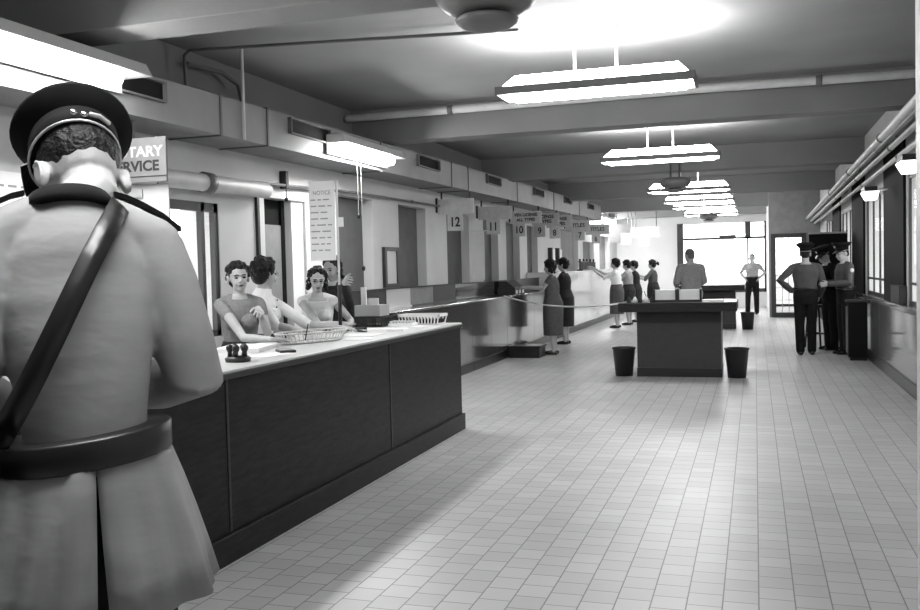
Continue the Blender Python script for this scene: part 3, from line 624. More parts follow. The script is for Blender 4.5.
# stool, cabinet by the policemen
t = thing('wooden_stool', 'tall dark wooden stool standing between the policemen', 'stool', (.98, 16.9, 0), .3)
MB().lathe([(0, .7), (.16, .7), (.17, .715), (.165, .735), (0, .735)]).build('seat', 'dark', t)
for k in range(4):
    a = PI / 4 + k * PI / 2; MB().tube([(.12 * math.cos(a), .12 * math.sin(a), .7), (.19 * math.cos(a), .19 * math.sin(a), .015)], .018, 8).build('leg', 'paper2' if k == 2 else 'dark', t)
MB().tube([(.165 * math.cos(PI / 4 + k * PI / 2) , .165 * math.sin(PI / 4 + k * PI / 2), .25) for k in range(5)], .011, 8).build('stretcher', 'dark', t)
t = thing('floor_cabinet', 'dark waist high cabinet against the right wall beside the policemen', 'cabinet', (1.455, 14.95, 0))
B(-.14, .12, -.2, .2, .05, .86).build('body', 'blackm', t, bevel=.01); B(-.16, .13, -.22, .22, .86, .9).build('top', 'black', t, bevel=.015); B(-.12, .11, -.18, .18, 0, .05).build('plinth', 'kick', t); B(-.15, -.14, -.17, .17, .1, .8).build('door', 'black', t)
t = thing('ledge_box', 'dark box standing on the window ledge at the nearest right window', 'box', (1.62, 11.9, .971))
B(-.055, .03, -.35, .35, 0, .2).build('body', 'black', t, bevel=.006); B(-.06, .035, -.36, .36, .2, .215).build('lid', 'black', t)
bd = thing('bulletin_board', 'large black board with pale top rail standing behind the policemen', 'board', (1.24, 17.6, 0))
B(-.32, .32, -.02, .02, .72, 1.97).build('panel', 'blackm', bd); B(-.33, .33, -.03, .03, 1.97, 2.0).build('top_rail', 'paper2', bd)
for sx in (-.3, .3):
    MB().box(sx - .02, sx + .02, -.021, .021, .03, .72).build('post', 'black', bd); MB().box(sx - .025, sx + .025, -.2, .2, 0, .03).build('foot', 'black', bd)
# rope from the desk to the counters
pts = []
A0, A1 = Vector((-1.738, 12.45, .985)), Vector((-3.93, 14.62, 1.04))
for k in range(21):
    u = k / 20; p = A0.lerp(A1, u); p.z -= .1 * 4 * u * (1 - u); pts.append(p)
t = MB().tube(pts, .011, 8).build('queue_rope', 'rope'); tag(t, 'white cord slung from the writing desk across to the teller counters', 'rope')
# ------------------------------------------------------------------ people
MALE = [(.80, .10, .09, 0), (.84, .155, .105, 0), (.92, .165, .115, -.005), (1.02, .15, .105, 0), (1.1, .145, .105, 0), (1.2, .16, .115, .005), (1.3, .178, .118, 0), (1.37, .165, .095, -.01), (1.41, .11, .07, -.012), (1.445, .062, .06, -.01)]
FEM = [(.80, .10, .09, 0), (.84, .16, .11, 0), (.92, .172, .118, -.01), (1.0, .15, .1, 0), (1.07, .122, .088, 0), (1.15, .13, .093, 0), (1.24, .145, .1, 0), (1.32, .15, .092, -.003), (1.37, .138, .078, -.008), (1.405, .09, .06, -.01), (1.44, .05, .05, -.005)]
def sstep(t): t = max(0, min(1, t)); return t * t * (3 - 2 * t)
class Fig: pass
def hand(mb, W_, d, nrm, side, curl, thumb=1., fr=.0078):
    d = d.normalized(); nrm = (nrm - d * nrm.dot(d)).normalized(); lat = d.cross(nrm)
    rs = []
    for t, a, b in ((-.02, .024, .02), (.01, .027, .018), (.045, .038, .015), (.078, .039, .013), (.09, .034, .009)):
        rs.append([W_ + d * t + lat * a * math.cos(2 * PI * j / 14) + nrm * b * math.sin(2 * PI * j / 14) for j in range(14)])
    mb.rings(rs)
    for k, ln in enumerate((.066, .078, .072, .056)):
        off = (-1.5 + k) * .0205 * side
        p = W_ + d * (.08 - abs(k - 1.2) * .004) + lat * off
        dd = (d + lat * off * 4.2).normalized(); q = [p - dd * .02, p]; ang = 0
        for seg, c in ((.45, curl * .6), (.32, curl), (.23, curl * .8)):
            ang += c; v = dd * math.cos(ang) - nrm * math.sin(ang); q.append(q[-1] + v * ln * seg)
        mb.tube(q, [fr * 1.1, fr * 1.1, fr, fr * .95, fr * .8], 8)
    b = W_ + d * .022 - lat * side * .022; v = (d * .75 - lat * side * .75 - nrm * .3 * thumb).normalized(); v2 = (d * .95 - lat * side * .3 - nrm * .35 * thumb).normalized()
    mb.tube([b, b + v * .042, b + v * .042 + v2 * .03, b + v * .042 + v2 * .05], [.014, .011, .009, .0075], 8)
def person(label, loc, rz, H=1.7, fem=False, lean=0., head=(0, 0, 0), arm_r=None, arm_l=None, world=False, top=None, bottom=None, hair='short', cap=False, vox=.008, curl=(.35, .35), palm=(None, None), hdir=(None, None), width=1., legs=None, shoe='shoe', face=True, glasses=False, hairm='hair', group=None, bow=False, neck_z=1.43, depth=1., neck_drop=0., hs=1., nape=True, neck_side=0., body_g=0., span=.22):
    F = Fig(); s = H / 1.7; F.s = s
    MW = Matrix.Translation(loc) @ Matrix.Rotation(rz, 4, 'Z'); inv = MW.inverted()
    def loc_(p): return (inv @ Vector(p)) / s if world else Vector(p)
    def dir_(p): return (inv.to_3x3() @ Vector(p)) if world else Vector(p)
    def bend(x, y, z):
        a = -lean * sstep((z - .92) / span); dz_ = z - .95
        if z < .92: return Vector((x, y, z))
        return Vector((x, y * math.cos(a) - dz_ * math.sin(a), .95 + y * math.sin(a) + dz_ * math.cos(a)))
    F.bend = bend
    RG = FEM if fem else MALE
    def torso(mb, rings, g=0., n=28):
        mb.rings([[bend((rx * width + g) * math.cos(2 * PI * j / n), cy + (ry * (1 + (depth - 1) * sstep((1.42 - z) / .15)) + g) * math.sin(2 * PI * j / n), z) for j in range(n)] for z, rx, ry, cy in rings])
    F.torso = torso
    sw = (.15 if fem else .178) * width
    sh = {1: bend(sw, -.008, 1.365), -1: bend(-sw, -.008, 1.365)}
    arms = {}
    for sd, a in ((1, arm_r), (-1, arm_l)):
        if a is None: e, w = Vector((sd * (sw + .05), -.03, 1.1)), Vector((sd * (sw + .055), .06, .87))
        else: e, w = loc_(a[0]), loc_(a[1])
        arms[sd] = (sh[sd], e, w)
    F.arms = arms
    legs = legs or {1: ((.085, 0, .86), (.088, .015, .48), (.085, -.015, .08)), -1: ((-.085, 0, .86), (-.088, .015, .48), (-.085, -.015, .08))}
    P = bend(neck_side, .7 * neck_drop, 1.47 - neck_drop)
    HM = Matrix.Translation(P) @ Matrix.Rotation(head[0], 4, 'Z') @ Matrix.Rotation(-head[1] - lean * .35, 4, 'X') @ Matrix.Rotation(head[2], 4, 'Y')
    F.HM = HM
    b = MB(); torso(b, RG, body_g)
    if fem:
        for sd in (1, -1): b.ell(bend(sd * .065, .088, 1.235), (.058, .055, .055))
    nk = .056 if not fem else .045
    b.tube([bend(0, -.012, 1.38), bend(0, -.01, 1.43), HM @ Vector((0, -.012, .03)), HM @ Vector((0, -.01, .08))], [nk * 1.15, nk, nk, nk], 16)
    for sd in (1, -1):
        S, E, W_ = arms[sd]; k = .86 if fem else 1.
        if nape: b.tube([S, bend(sd * .05, -.012, 1.405)], [.046 * k, .04], 12)
        b.tube([S + Vector((0, 0, -.006)), S.lerp(E, .3), S.lerp(E, .7), E, E.lerp(W_, .3), W_], [.052 * k, .048 * k, .042 * k, .037 * k, .038 * k, .024 * k], 14)
        d = dir_(hdir[0 if sd == 1 else 1]) if hdir[0 if sd == 1 else 1] else (W_ - E); nr = palm[0 if sd == 1 else 1]
        nr = dir_(nr) if nr else Vector((sd, 0, .1))
        if abs(d.normalized().dot(nr.normalized())) > .95: nr = Vector((0, .3, 1))
        # nrm is the BACK of the hand; thumb on the body side for hanging arms
        hand(b, W_, d, nr, sd, curl[0 if sd == 1 else 1], fr=.0078 if vox < .007 else .0088)
        hp, kn, an = [Vector(q) for q in legs[sd]]
        b.tube([hp, hp.lerp(kn, .5), kn, kn.lerp(an, .35), an], [.088, .07, .052, .052, .034], 14)
        b.tube([an + Vector((0, -.02, -.045)), an + Vector((0, .06, -.045)), an + Vector((0, .14, -.055))], [.03, .032, .022], 12); b.tube([an, an + Vector((0, -.015, -.04))], [.034, .034], 12)
    h = MB(); j = .93 if fem else 1.
    h.ell((0, -.002, .125), (.074, .092, .09)); h.ell((0, .034, .078), (.058, .06, .085)); h.ell((0, .046, .018 if fem else .016), (.038 * j, .038, .032)); h.ell((0, .02, .04), (.054 * j, .055, .05))
    h.tube([(0, .09, .108), (0, .104, .08), (0, .11, .07)], [.007, .009, .012], 8); h.ell((0, .098, .066), (.016, .012, .009))
    h.tube([(-.04, .078, .119), (0, .094, .117), (.04, .078, .119)], [.009, .01, .009], 8)
    for sd in (1, -1): h.ell((sd * .026, .07, .058), (.022, .02, .022)); h.ell((sd * .078, -.008, .09), (.008, .02, .033), Matrix.Rotation(sd * -.45, 3, 'Z')); h.tube([(sd * (.076 + .012 * math.sin(a_) * 0 + .009), -.008 - .019 * math.sin(a_), .09 + .03 * math.cos(a_)) for a_ in (-.4, .3, 1., 1.7, 2.4, 3.0)], .0045, 6)
    h.ell((0, .083, .036), (.024, .014, .013))
    h.xf(HM); b.add(h.v, h.f, True)
    sc = Matrix.Diagonal((s, s, s, 1))
    b.xf(sc); me = remesh(b, vox, 2); me.name = 'person'
    root = bpy.data.objects.new('person', me); COL.objects.link(root); me.materials.append(M['skin']); root.location = loc; root.rotation_euler = (0, 0, rz)
    tag(root, label, 'person', group); F.root = root
    def part(name, mb, m, v=None, sm=2, label=None): mb.xf(sc); return rbuild(mb, name, m, root, v or vox, sm, label)
    def hard(name, mb, m, par=None): mb.xf(sc); return mb.build(name, m, par or root)
    F.part = part; F.hard = hard
    # face
    if face:
        for sd in (1, -1):
            e = MB().ell((sd * .03, .0855, .098), (.0135, .006, .0075)).xf(HM); hard('eye', e, 'eye')
            e = MB().tube([(sd * .014, .099, .117), (sd * .03, .096, .122), (sd * .047, .083, .116)], [.0038, .0042, .0025], 6).xf(HM); hard('eyebrow', e, 'lash')
        e = MB().ell((0, .096, .04), (.021, .006, .0045)).ell((0, .095, .033), (.017, .006, .0045)).xf(HM); hard('lips', e, 'lip' if fem else 'skin')
    if glasses:
        g = MB()
        for sd in (1, -1): g.tube([(sd * .032 + .018 * math.cos(2 * PI * k / 16), .108 - .006 * abs(math.cos(2 * PI * k / 16)), .097 + .014 * math.sin(2 * PI * k / 16)) for k in range(17)], .0014, 6, False).tube([(sd * .053, .1, .104), (sd * .078, .0, .105)], .002, 6)
        g.tube([(-.011, .108, .1), (.011, .108, .1)], .002, 6); hard('eyeglasses', g.xf(HM), 'black')
    # hair
    hb = MB(); rnd = random.Random(len(label) * 7 + int(H * 100))
    if hair == 'short':
        hb.ell((0, -.012, .14), (.079, .09, .088))
        hb.ell((0, -.045, .09), (.068, .05, .065)) if nape else hb.ell((0, -.04, .13), (.068, .05, .055))
        part('hair', hb.xf(HM), hairm)
    else:
        hb.ell((0, -.014, .142), (.082, .093, .09)); hb.ell((0, -.045, .09), (.078, .062, .075))
        for i in range(120):
            a = rnd.uniform(0, 2 * PI); zz = rnd.uniform(-.75, 1); q = math.sqrt(1 - zz * zz)
            d = Vector((q * math.cos(a), q * math.sin(a), zz))
            if d.y > .25 and zz < .55: continue
            if d.y > -.1 and zz < -.35: continue
            r = rnd.uniform(.014, .026)
            hb.ell((d.x * .084, -.012 + d.y * .094, .13 + d.z * .092), r, n=8, m=6)
        if hair == 'bob':
            for sd in (1, -1):
                for k in range(6): hb.ell((sd * (.075 + .01 * (k % 2)), -.005 - .02 * (k % 3), .1 - .022 * k * .8), .024, n=8, m=6)
        if hair == 'tail': hb.ell((0, -.13, .14), (.03, .04, .035)); hb.ell((.0, -.16, .11), (.022, .03, .05))
        hb.v = [((Vector(p) - Vector((0, -.01, .11))) * hs + Vector((0, -.01, .11))) for p in hb.v]
        part('hair', hb.xf(HM), hairm, sm=1)
    if bow: part('hair_bow', MB().ell((.03, -.14, .16), (.035, .015, .02)).ell((-.03, -.14, .16), (.035, .015, .02)).xf(HM), 'paper')
    if cap: police_cap(F)
    # clothes
    if top:
        nm, m, sl, hem, g = top; t = MB()
        rr = [(z, rx, ry, cy) for z, rx, ry, cy in RG if hem - .03 <= z <= neck_z - .02]
        rr = [(hem, *rr[0][1:])] + rr if rr[0][0] > hem else rr
        if nm in ('jacket', 'tunic'): rr = [(z, rx + (.012 if z < 1 else 0), ry + .01, cy) for z, rx, ry, cy in rr]
        torso(t, rr, g)
        if fem:
            for sd in (1, -1): t.ell(bend(sd * .065, .092, 1.235), (.062, .06, .06))
        for sd in (1, -1):
            S, E, W_ = arms[sd]; k = .88 if fem else 1.
            pts = [S + Vector((0, 0, -.008)), S.lerp(E, .35)]; rd = [.055 * k + g * .5, .053 * k + g * .5]
            if neck_z > 1.4: t.tube([S, bend(sd * .06, -.012, 1.4)], [.05 * k + g * .5, .042 + g * .4], 12)
            if sl >= .5: pts.append(E); rd.append(.05 * k + g * .5)
            if sl > .6: pts += [E.lerp(W_, .5), E.lerp(W_, sl)]; rd += [.046 * k + g * .5, .036 * k + g * .5]
            if sl > .01: t.tube(pts, rd, 14)
            else: t.tube([bend(sd * .1, 0, 1.36), S.lerp(E, .06)], [.05, .05], 14)
        F.top = part(nm, t, m)
    if bottom:
        nm, m, hem = bottom; t = MB()
        if nm == 'skirt':
            torso(t, [(1.075, .132, .1, 0), (1.02, .152, .11, 0), (.93, .184, .13, -.008), (.8, .188, .135, -.005), (.65, .178, .132, 0), (hem + .1, .168, .13, 0), (hem, .166, .13, 0)][::-1], .003)
        else:
            torso(t, [(z - (0 if nape else .09), a_, b_, c_) for z, a_, b_, c_ in [(.79, .12, .1, 0), (.84, .165, .115, 0), (.92, .172, .122, -.005), (1.02, .158, .115, 0), (1.06, .154, .113, 0)]], .006)
            for sd in (1, -1):
                hp, kn, an = [Vector(q) for q in legs[sd]]
                t.tube([hp, hp.lerp(kn, .5), kn, kn.lerp(an, .5), an + Vector((0, .01, .0))], [.1, .086, .074, .07, .066], 16)
        F.bottom = part(nm, t, m)
        if nm == 'trousers' and nm != 'skirt' and top and top[0] == 'shirt':
            t = MB(); torso(t, [(1.02, .158, .115, 0), (1.06, .155, .114, 0)], .022); part('belt', t, 'leather')
    if shoe:
        for sd in (1, -1):
            an = Vector(legs[sd][2]); t = MB()
            t.tube([an + Vector((0, -.035, -.043)), an + Vector((0, .05, -.043)), an + Vector((0, .165, -.052))], [.037, .038, .027], 14)
            if fem: t.tube([an + Vector((0, -.05, -.04)), an + Vector((0, -.055, -.07))], [.016, .008], 8)
            t.v = [(x, y, max(z, .002)) for x, y, z in t.v]
            part('shoe', t, shoe, .006)
    return F
def police_cap(F, tilt=0., roll=0., k=1., kz=1.):
    HM = F.HM @ Matrix.Translation((0, -.005, .165)) @ Matrix.Rotation(roll, 4, 'Y') @ Matrix.Rotation(.1 + tilt, 4, 'X')
    def ov(rx, ry, z, n=36, dy=0): return [(rx * math.cos(2 * PI * j / n), dy + ry * math.sin(2 * PI * j / n), z) for j in range(n)]
    c = MB().rings([ov(.083, .099, -.02), ov(.085, .101, .03)]).rings([ov(.085, .101, .028), ov(.118 * k, .132 * k, .058), ov(.134 * k, .15 * k, .075 ), ov(.136 * k, .152 * k, .084), ov(.12 * k, .134 * k, .096), ov(.06, .07, .104), ov(.01, .01, .106)])
    # front of the crown stands higher
    c.v = [(x, y, z + max(0, y) * .18 * (z > .04)) for x, y, z in c.v]
    c.v = [(x, y, z if z < .03 else .03 + (z - .03) * kz) for x, y, z in c.v]
    cp = F.hard('cap', c.xf(HM), 'black_wool')
    v = MB(); top = []; bot = []
    rs = []
    for k in range(17):
        a = R(18) + R(144) * k / 16; e = math.sin(a) ** 1.2
        p0 = Vector((.084 * math.cos(a), .1 * math.sin(a), -.012)); p1 = Vector((.1 * math.cos(a), (.1 + .062 * e) * math.sin(a), -.012 - .04 * e))
        rs.append([p0, p1, p1 - Vector((0, 0, .004)), p0 - Vector((0, 0, .004))])
    v.rings(rs, smooth=False); F.hard('visor', v.xf(HM), 'leather', cp)
    F.hard('piping', MB().tube([Vector(p) for p in ov(.0845, .1005, -.019)] + [Vector(ov(.0845, .1005, -.019)[0])], .0028, 6, False).xf(HM), 'piping', cp)
    F.hard('badge', MB().ell((0, .118, .055), (.022, .008, .028)).xf(HM), 'chrome', cp)
    F.capM = HM; F.cap = cp; return cp

# --- the officer in the foreground, seen from behind
T = person('officer in grey tunic and peaked cap standing with his back turned, nearest the lens', (-1.328, 1.57, 0), R(46), 1.97, False, lean=R(14), head=(R(15), R(38), R(4)),
           arm_r=((.2, .03, 1.1), (.12, .25, 1.06)), arm_l=((-.195, .02, 1.1), (-.12, .22, 1.05)), top=None, bottom=('trousers', 'black_wool', 0), hair='short', vox=.005, width=.79, depth=.74, curl=(.5, .5), neck_drop=.03, nape=False, legs={1: ((.055, 0, .86), (.075, .015, .48), (.085, -.015, .08)), -1: ((-.055, 0, .86), (-.075, .015, .48), (-.085, -.015, .08))}, neck_side=.042, body_g=-.025, span=.5)
KT = [(.94, .136, .126), (1.0, .13, .122), (1.06, .137, .122), (1.15, .155, .128), (1.25, .172, .135), (1.32, .17, .13), (1.37, .15, .11), (1.41, .11, .082), (1.455, .07, .07)]
def tr(z):  # tunic rings
    for (a, b, c), (d, e, f) in zip(KT, KT[1:]):
        if a <= z <= d: u = (z - a) / (d - a); return b + (e - b) * u, c + (f - c) * u
    return KT[0][1:] if z < 1 else KT[-1][1:]
t = MB(); T.torso(t, [(z, *tr(z), 0) for z in (.95, .98, 1.02, 1.06, 1.1, 1.15, 1.2, 1.25, 1.29, 1.33, 1.36, 1.39, 1.415, 1.44)], 0., 40)
for sd in (1, -1):
    S, E, W_ = T.arms[sd]
    t.tube([S + Vector((0, 0, -.01)), S.lerp(E, .3), S.lerp(E, .75), E, E.lerp(W_, .5), E.lerp(W_, .92)], [.062, .064, .06, .058, .052, .045], 18)
    t.tube([S + Vector((0, 0, -.005)), T.bend(sd * .06, -.008, 1.41)], [.06, .052], 16)
tn = T.part('tunic', t, 'tunic', .007, 7)
# skirt of the tunic: a shell with folds and a centre vent
TILT = .1
rs = []; n = 90; VW = .06
for i, (z, rx, ry) in enumerate([(1.0, .135, .127), (.96, .148, .132), (.91, .165, .142), (.85, .183, .152), (.78, .202, .164), (.715, .218, .174)]):
    ring = []; dep = (1.0 - z) / .285
    for j in range(n + 1):
        gp = VW * dep * .8 + .004
        a = -PI / 2 + gp + (2 * PI - 2 * gp) * j / n
        fold = .009 * dep * math.sin(a * 9 + .6) + .005 * dep * math.sin(a * 17)
        # folds fanning out from the vent top
        fan = math.exp(-((a + PI / 2 + .5 * dep + .1) / .12) ** 2) * .014 * math.sin(PI * min(1, dep * 1.2)) if a < 0 else 0
        a2 = a - 2 * PI
        fan += math.exp(-((a2 + PI / 2 + .55 * dep + .12) / .1) ** 2) * .02 * math.sin(PI * min(1, dep * 1.1)) + math.exp(-((a2 + PI / 2 + .3 * dep + .05) / .07) ** 2) * .014 * math.sin(PI * min(1, dep))
        x = (rx + fold + fan) * math.cos(a); ring.append((x, (ry + fold + fan) * math.sin(a), z + TILT * x * (1 - dep * .6)))
    rs.append(ring)
q = MB().rings(rs, cap=False, closed=False); q.xf(Matrix.Diagonal((T.s, T.s, T.s, 1)))
ts = q.build('tunic_skirt', 'tunic', T.root); so = ts.modifiers.new('s', 'SOLIDIFY'); so.thickness = .006; so.offset = 0
def ring_pts(z, g, n=48):
    rx, ry = tr(z); return [T.bend((rx + g) * math.cos(2 * PI * j / n), (ry + g) * math.sin(2 * PI * j / n), z + TILT * rx * math.cos(2 * PI * j / n)) for j in range(n)]
bl = T.hard('belt', MB().rings([ring_pts(.972, .012), ring_pts(.976, .016), ring_pts(1.018, .016), ring_pts(1.022, .012)]), 'leather')
def back(x, z, g): rx, ry = tr(z); rx += .012; return T.bend(x, -(ry + g) * math.sqrt(max(.0, 1 - (x / rx) ** 2)), z)
st_ = MB(); rs = []
for k in range(90):
    u = k / 89; x = .085 + (-.155 - .085) * u; z = 1.435 + (1.0 - 1.435) * u; nx, nz = .86, -.5
    w = .019; g = .012
    if u < .2: g += .012 * (1 - u / .2)
    p0 = back(x - w * nx, z - w * nz, g); p1 = back(x + w * nx, z + w * nz, g); o = Vector((0, .006, 0))
    rs.append([p0, p1, p1 + o, p0 + o])
T.hard('cross_strap', st_.rings(rs, smooth=True), 'leather')
n = 32
cl = T.hard('collar', MB().rings([[T.bend(rx * math.cos(2 * PI * j / n), yy + ry * math.sin(2 * PI * j / n), z + lift * math.sin(2 * PI * j / n)) for j in range(n)] for rx, ry, yy, z, lift in ((.09, .084, -.004, 1.43, -.002), (.082, .08, -.004, 1.444, -.004), (.071, .072, -.002, 1.46, -.006), (.063, .064, 0, 1.458, -.006), (.06, .06, 0, 1.44, 0))]), 'black_wool')
for sd in (1, -1):
    pts = [T.bend(sd * x, -.006, z) for x, z in ((.078, 1.468), (.1, 1.462), (.13, 1.447), (.165, 1.425), (.195, 1.398))]
    rs = [[p + Vector((0, -.026, -.006)), p + Vector((0, .03, -.004)), p + Vector((0, .03, .006)), p + Vector((0, -.026, .004))] for p in pts]
    T.hard('epaulette', MB().rings(rs, smooth=False), 'black_wool')
hs_ = T.hard('holster', MB().rings([[(-.19 + a * .028 - (1.02 - z) * .1, -.05 + b * .055 * k, z) for a, b in ((-1, -1), (1, -1), (1, 1), (-1, 1))] for z, k in ((1.05, .7), (1.01, 1.0), (.88, .9), (.8, .6))], smooth=False), 'leather')
for zz in (1.04, 1.02, .96, .93): T.hard('stud', MB().ell((-.19 - (1.02 - zz) * .1, -.11, zz), .005), 'chrome', hs_)
police_cap(T, tilt=R(-6), roll=R(8), k=.86, kz=.62); o = T.cap
for x in (-.028, -.008): T.hard('button', MB().ell((x, -.106, -.006), (.007, .005, .008)).xf(T.capM), 'chrome', o)
T.hard('strap_buckle', MB().tube([(.005, -.107, -.004), (.022, -.104, .0), (.04, -.096, -.004)], .005, 8).xf(T.capM), 'piping', o)

# --- women behind the front counter
Fw = R(211)
person('woman in a light knit top leaning on the counter, leftmost, one hand raised', (-3.66, 6.02, 0), R(214), 1.6, True, lean=R(6), head=(R(8), R(-4), R(3)),
       arm_r=((-3.38, 5.6, 1.06), (-3.15, 5.58, 1.05)), arm_l=((-3.42, 6.0, 1.06), (-3.42, 5.88, 1.25)), hdir=((.3, .42, -.02), (.25, -.35, -.1)), palm=((0, 0, 1), (.4, .1, .9)), world=True,
       top=('sweater', 'sweater', .3, .95, .006), bottom=('skirt', 'dress_d', .36), hair='curly', vox=.005, curl=(.3, .45))
F2 = person('dark haired woman in a white blouse turning her head away beside the oval basket', (-3.8, 6.52, 0), R(-72), 1.63, True, depth=1.15, hs=1.12, lean=R(7), head=(R(42), R(0), 0),
       arm_r=((-3.55, 6.34, 1.1), (-3.36, 6.42, 1.05)), arm_l=((-3.5, 6.78, 1.08), (-3.2, 6.82, 1.045)), hdir=((.5, .1, -.02), (.5, -.15, -.02)), palm=((0, 0, 1), (0, 0, 1)), world=True,
       top=('blouse', 'shirt_w', .5, .95, .008), bottom=('skirt', 'dress_d', .36), hair='curly', vox=.005, curl=(.25, .25), glasses=True)
c_ = MB(); F2.torso(c_, [(1.385, .1, .072, -.01), (1.41, .085, .062, -.01), (1.43, .062, .055, -.008), (1.445, .055, .052, -.006)], .014); F2.part('collar', c_, 'shirt_w')
for z_ in (1.36, 1.3, 1.14, 1.06): F2.hard('button', MB().ell(F2.bend(0, .118 if z_ > 1.2 else .112, z_), .007), 'ink')
person('woman with glasses in a pale sleeveless top, arms folded on the counter', (-3.72, 7.42, 0), R(207), 1.56, True, lean=R(8), head=(R(4), R(6), R(-2)),
       arm_r=((-3.5, 7.0, 1.06), (-3.4, 7.3, 1.05)), arm_l=((-3.45, 7.54, 1.06), (-3.32, 7.24, 1.05)), hdir=((.06, .4, .0), (-.05, -.4, .0)), palm=((0, 0, 1), (0, 0, 1)), world=True,
       top=('blouse', 'shirt_w', 0, .95, .007), bottom=('skirt', 'dress_d', .36), hair='bob', vox=.005, curl=(.2, .2), glasses=True, neck_z=1.41)
person('woman mostly hidden behind the notice pole, one hand gripping it', (-3.85, 8.05, 0), R(165), 1.66, True, lean=R(2), head=(R(10), R(8), 0),
       arm_r=((-3.56, 7.76, 1.2), (-3.385, 7.27, 1.41)), hdir=((.2, -.25, .05), None), palm=((-.8, -.3, .1), None), world=True, curl=(.9, .35),
       top=('dress', 'dress_d', .9, .95, .008), bottom=('skirt', 'dress_d', .36), hair='bob', vox=.006)
# --- customers at the teller counters
person('woman in a grey dress reaching one arm to the teller counter beside the wooden step', (-3.3, 15.45, 0), R(92), 1.62, True, depth=1.35, hs=1.12, width=1.1, lean=R(3), head=(R(-4), R(8), 0),
       arm_r=((-3.45, 15.6, 1.13), (-3.78, 15.62, 1.17)), arm_l=((-3.42, 15.28, 1.14), (-3.74, 15.4, 1.15)), hdir=((-.5, 0, .0), (-.5, .05, 0)), palm=((0, 0, 1), (0, 0, 1)), world=True,
       top=('dress', 'dress_g', .35, .95, .008), bottom=('skirt', 'dress_g', .35), hair='bob', vox=.007)
person('woman in a black dress standing at the counter just beyond the woman in grey', (-3.5, 17.5, 0), R(85), 1.66, True, depth=1.35, hs=1.12, width=1.1, lean=R(2), head=(0, R(5), 0),
       arm_r=((-3.6, 17.85, 1.12), (-3.85, 17.75, 1.12)), arm_l=((-3.6, 17.45, 1.12), (-3.86, 17.6, 1.12)), hdir=((-.5, 0, .0), (-.5, .05, 0)), palm=((0, 0, 1), (0, 0, 1)), world=True,
       top=('dress', 'dress_d', .95, .95, .01), bottom=('skirt', 'dress_d', .36), hair='curly', vox=.008)
person('woman in a white blouse and grey skirt raising one arm to the tall counter', (-3.16, 22.1, 0), R(88), 1.66, True, depth=1.3, hs=1.12, width=1.08, lean=R(3), head=(0, R(-2), 0),
       arm_r=((-3.4, 22.3, 1.25), (-3.75, 22.3, 1.46)), arm_l=((-3.42, 21.95, 1.2), (-3.72, 22.0, 1.42)), hdir=((-.5, 0, .2), (-.5, .05, .2)), palm=((0, 0, 1), (0, 0, 1)), world=True,
       top=('blouse', 'shirt_w', .5, .95, .01), bottom=('skirt', 'dress_g', .35), hair='curly', vox=.009)
person('woman in a grey shirt and black skirt, second in the far line', (-3.02, 23.2, 0), R(80), 1.62, True, depth=1.3, hs=1.12, width=1.08, lean=R(3), head=(0, R(6), 0),
       arm_r=((-3.25, 23.4, 1.15), (-3.5, 23.35, 1.25)), arm_l=((-3.25, 23.0, 1.12), (-3.5, 23.15, 1.22)), world=True,
       top=('blouse', 'shirt_g', .8, .95, .012), bottom=('skirt', 'dress_d', .36), hair='curly', vox=.009)
person('woman all in black, third in the far line, behind the grey shirted one', (-2.98, 24.3, 0), R(100), 1.6, True, depth=1.3, hs=1.12, width=1.08, lean=R(3), head=(0, R(6), 0),
       arm_r=((-3.2, 24.5, 1.15), (-3.45, 24.4, 1.25)), arm_l=((-3.2, 24.1, 1.1), (-3.45, 24.15, 1.2)), world=True,
       top=('blouse', 'dress_d', .8, .95, .012), bottom=('skirt', 'dress_d', .36), hair='curly', vox=.009)
person('woman in a dark dress with a light hair bow, rightmost of the far line', (-2.62, 25.2, 0), R(78), 1.62, True, depth=1.3, hs=1.12, width=1.08, lean=R(2), head=(0, R(3), 0),
       arm_r=((-2.85, 25.45, 1.15), (-3.1, 25.4, 1.25)), arm_l=((-2.8, 24.95, 1.1), (-3.1, 25.05, 1.18)), world=True,
       top=('dress', 'shirt_m', .5, .95, .01), bottom=('skirt', 'dress_d', .36), hair='tail', vox=.009, bow=True)
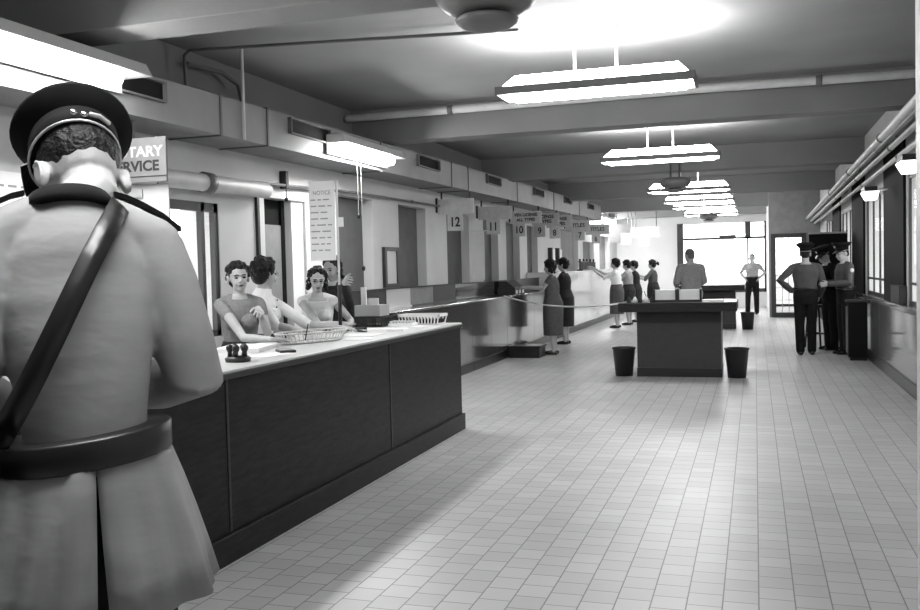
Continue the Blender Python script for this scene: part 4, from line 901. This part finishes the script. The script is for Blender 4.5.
# --- men in the hall
person('man in a grey tweed jacket seen from behind beyond the nearer desk', (-1.1, 17.1, 0), R(22), 1.78, False, lean=R(4), head=(R(22), R(8), 0),
       arm_r=((.24, .04, 1.12), (.15, .26, 1.03)), arm_l=((-.245, .05, 1.12), (-.17, .28, 1.05)), top=('jacket', 'tweed', .92, .78, .018), bottom=('trousers', 'black_wool', 0), hair='short', vox=.008, width=1.05, hairm='hairg')
hips = dict(arm_r=((.33, -.09, 1.16), (.19, .03, 1.02)), arm_l=((-.33, -.09, 1.16), (-.19, .03, 1.02)))
person('man in pale shirt with hands on his hips, far off before the end window', (-.08, 27.6, 0), R(172), 1.74, False, head=(0, 0, 0), top=('shirt', 'shirt_g', .35, .98, .012), bottom=('trousers', 'black_wool', 0), hair='short', vox=.009,
       legs={1: ((.09, 0, .86), (.12, .01, .48), (.13, -.015, .08)), -1: ((-.09, 0, .86), (-.11, .02, .48), (-.12, .03, .08))}, palm=((0, 0, 1), (0, 0, 1)), **hips)
person('policeman seen from behind with his left hand on his hip, leftmost of three', (.76, 15.6, 0), R(8), 1.74, False, head=(R(-12), R(4), 0), cap=True,
       arm_l=((-.4, -.1, 1.17), (-.2, .02, 1.0)), arm_r=((.27, .02, 1.1), (.24, .16, .92)), palm=(None, (0, 0, 1)), top=('shirt', 'shirt_m', .95, .98, .016), bottom=('trousers', 'black_wool', 0), hair='short', vox=.008, width=1.06)
person('policeman in dark uniform looking down at papers, middle of the three', (1.2, 16.5, 0), R(118), 1.72, False, lean=R(9), head=(R(10), R(24), 0), cap=True,
       arm_r=((.26, .08, 1.12), (.08, .32, 1.14)), arm_l=((-.25, .08, 1.12), (-.06, .33, 1.14)), top=('jacket', 'black_wool', .95, .8, .016), bottom=('trousers', 'black_wool', 0), hair='short', vox=.008)
F3 = person('policeman in a grey shirt with shoulder patch, rightmost, beside the dark cabinet', (1.36, 15.75, 0), R(108), 1.74, False, lean=R(2), head=(R(6), R(12), 0), cap=True,
       arm_l=((-.25, .05, 1.12), (-.12, .3, 1.1)), arm_r=((.27, .02, 1.12), (.14, .28, 1.1)), top=('shirt', 'shirt_m', .95, .98, .016), bottom=('trousers', 'black_wool', 0), hair='short', vox=.008)
S, E, W_ = F3.arms[-1]; F3.hard('shoulder_patch', MB().ell(S.lerp(E, .25) + Vector((-.064, -.01, 0)), (.012, .03, .034)), 'signp')
o = B(-.1, .1, -.14, .14, 0, .004).build('paper_sheet', 'paper', loc=(.93, 16.25, 1.2), rz=R(118)); o.rotation_euler.x = R(20); tag(o, 'white papers held by the policeman looking down', 'paper')
t = thing('pen', 'thin dark pen upright in the hand of the woman in the knit top', 'pen', (-3.0, 5.78, Z0 + .03))
MB().tube([(0, 0, .0), (.02, .01, .11)], .0045, 8).build('barrel', 'black', t); MB().tube([(0, 0, .0), (-.002, -.001, -.012)], [.004, .001], 8).build('nib', 'chrome', t)
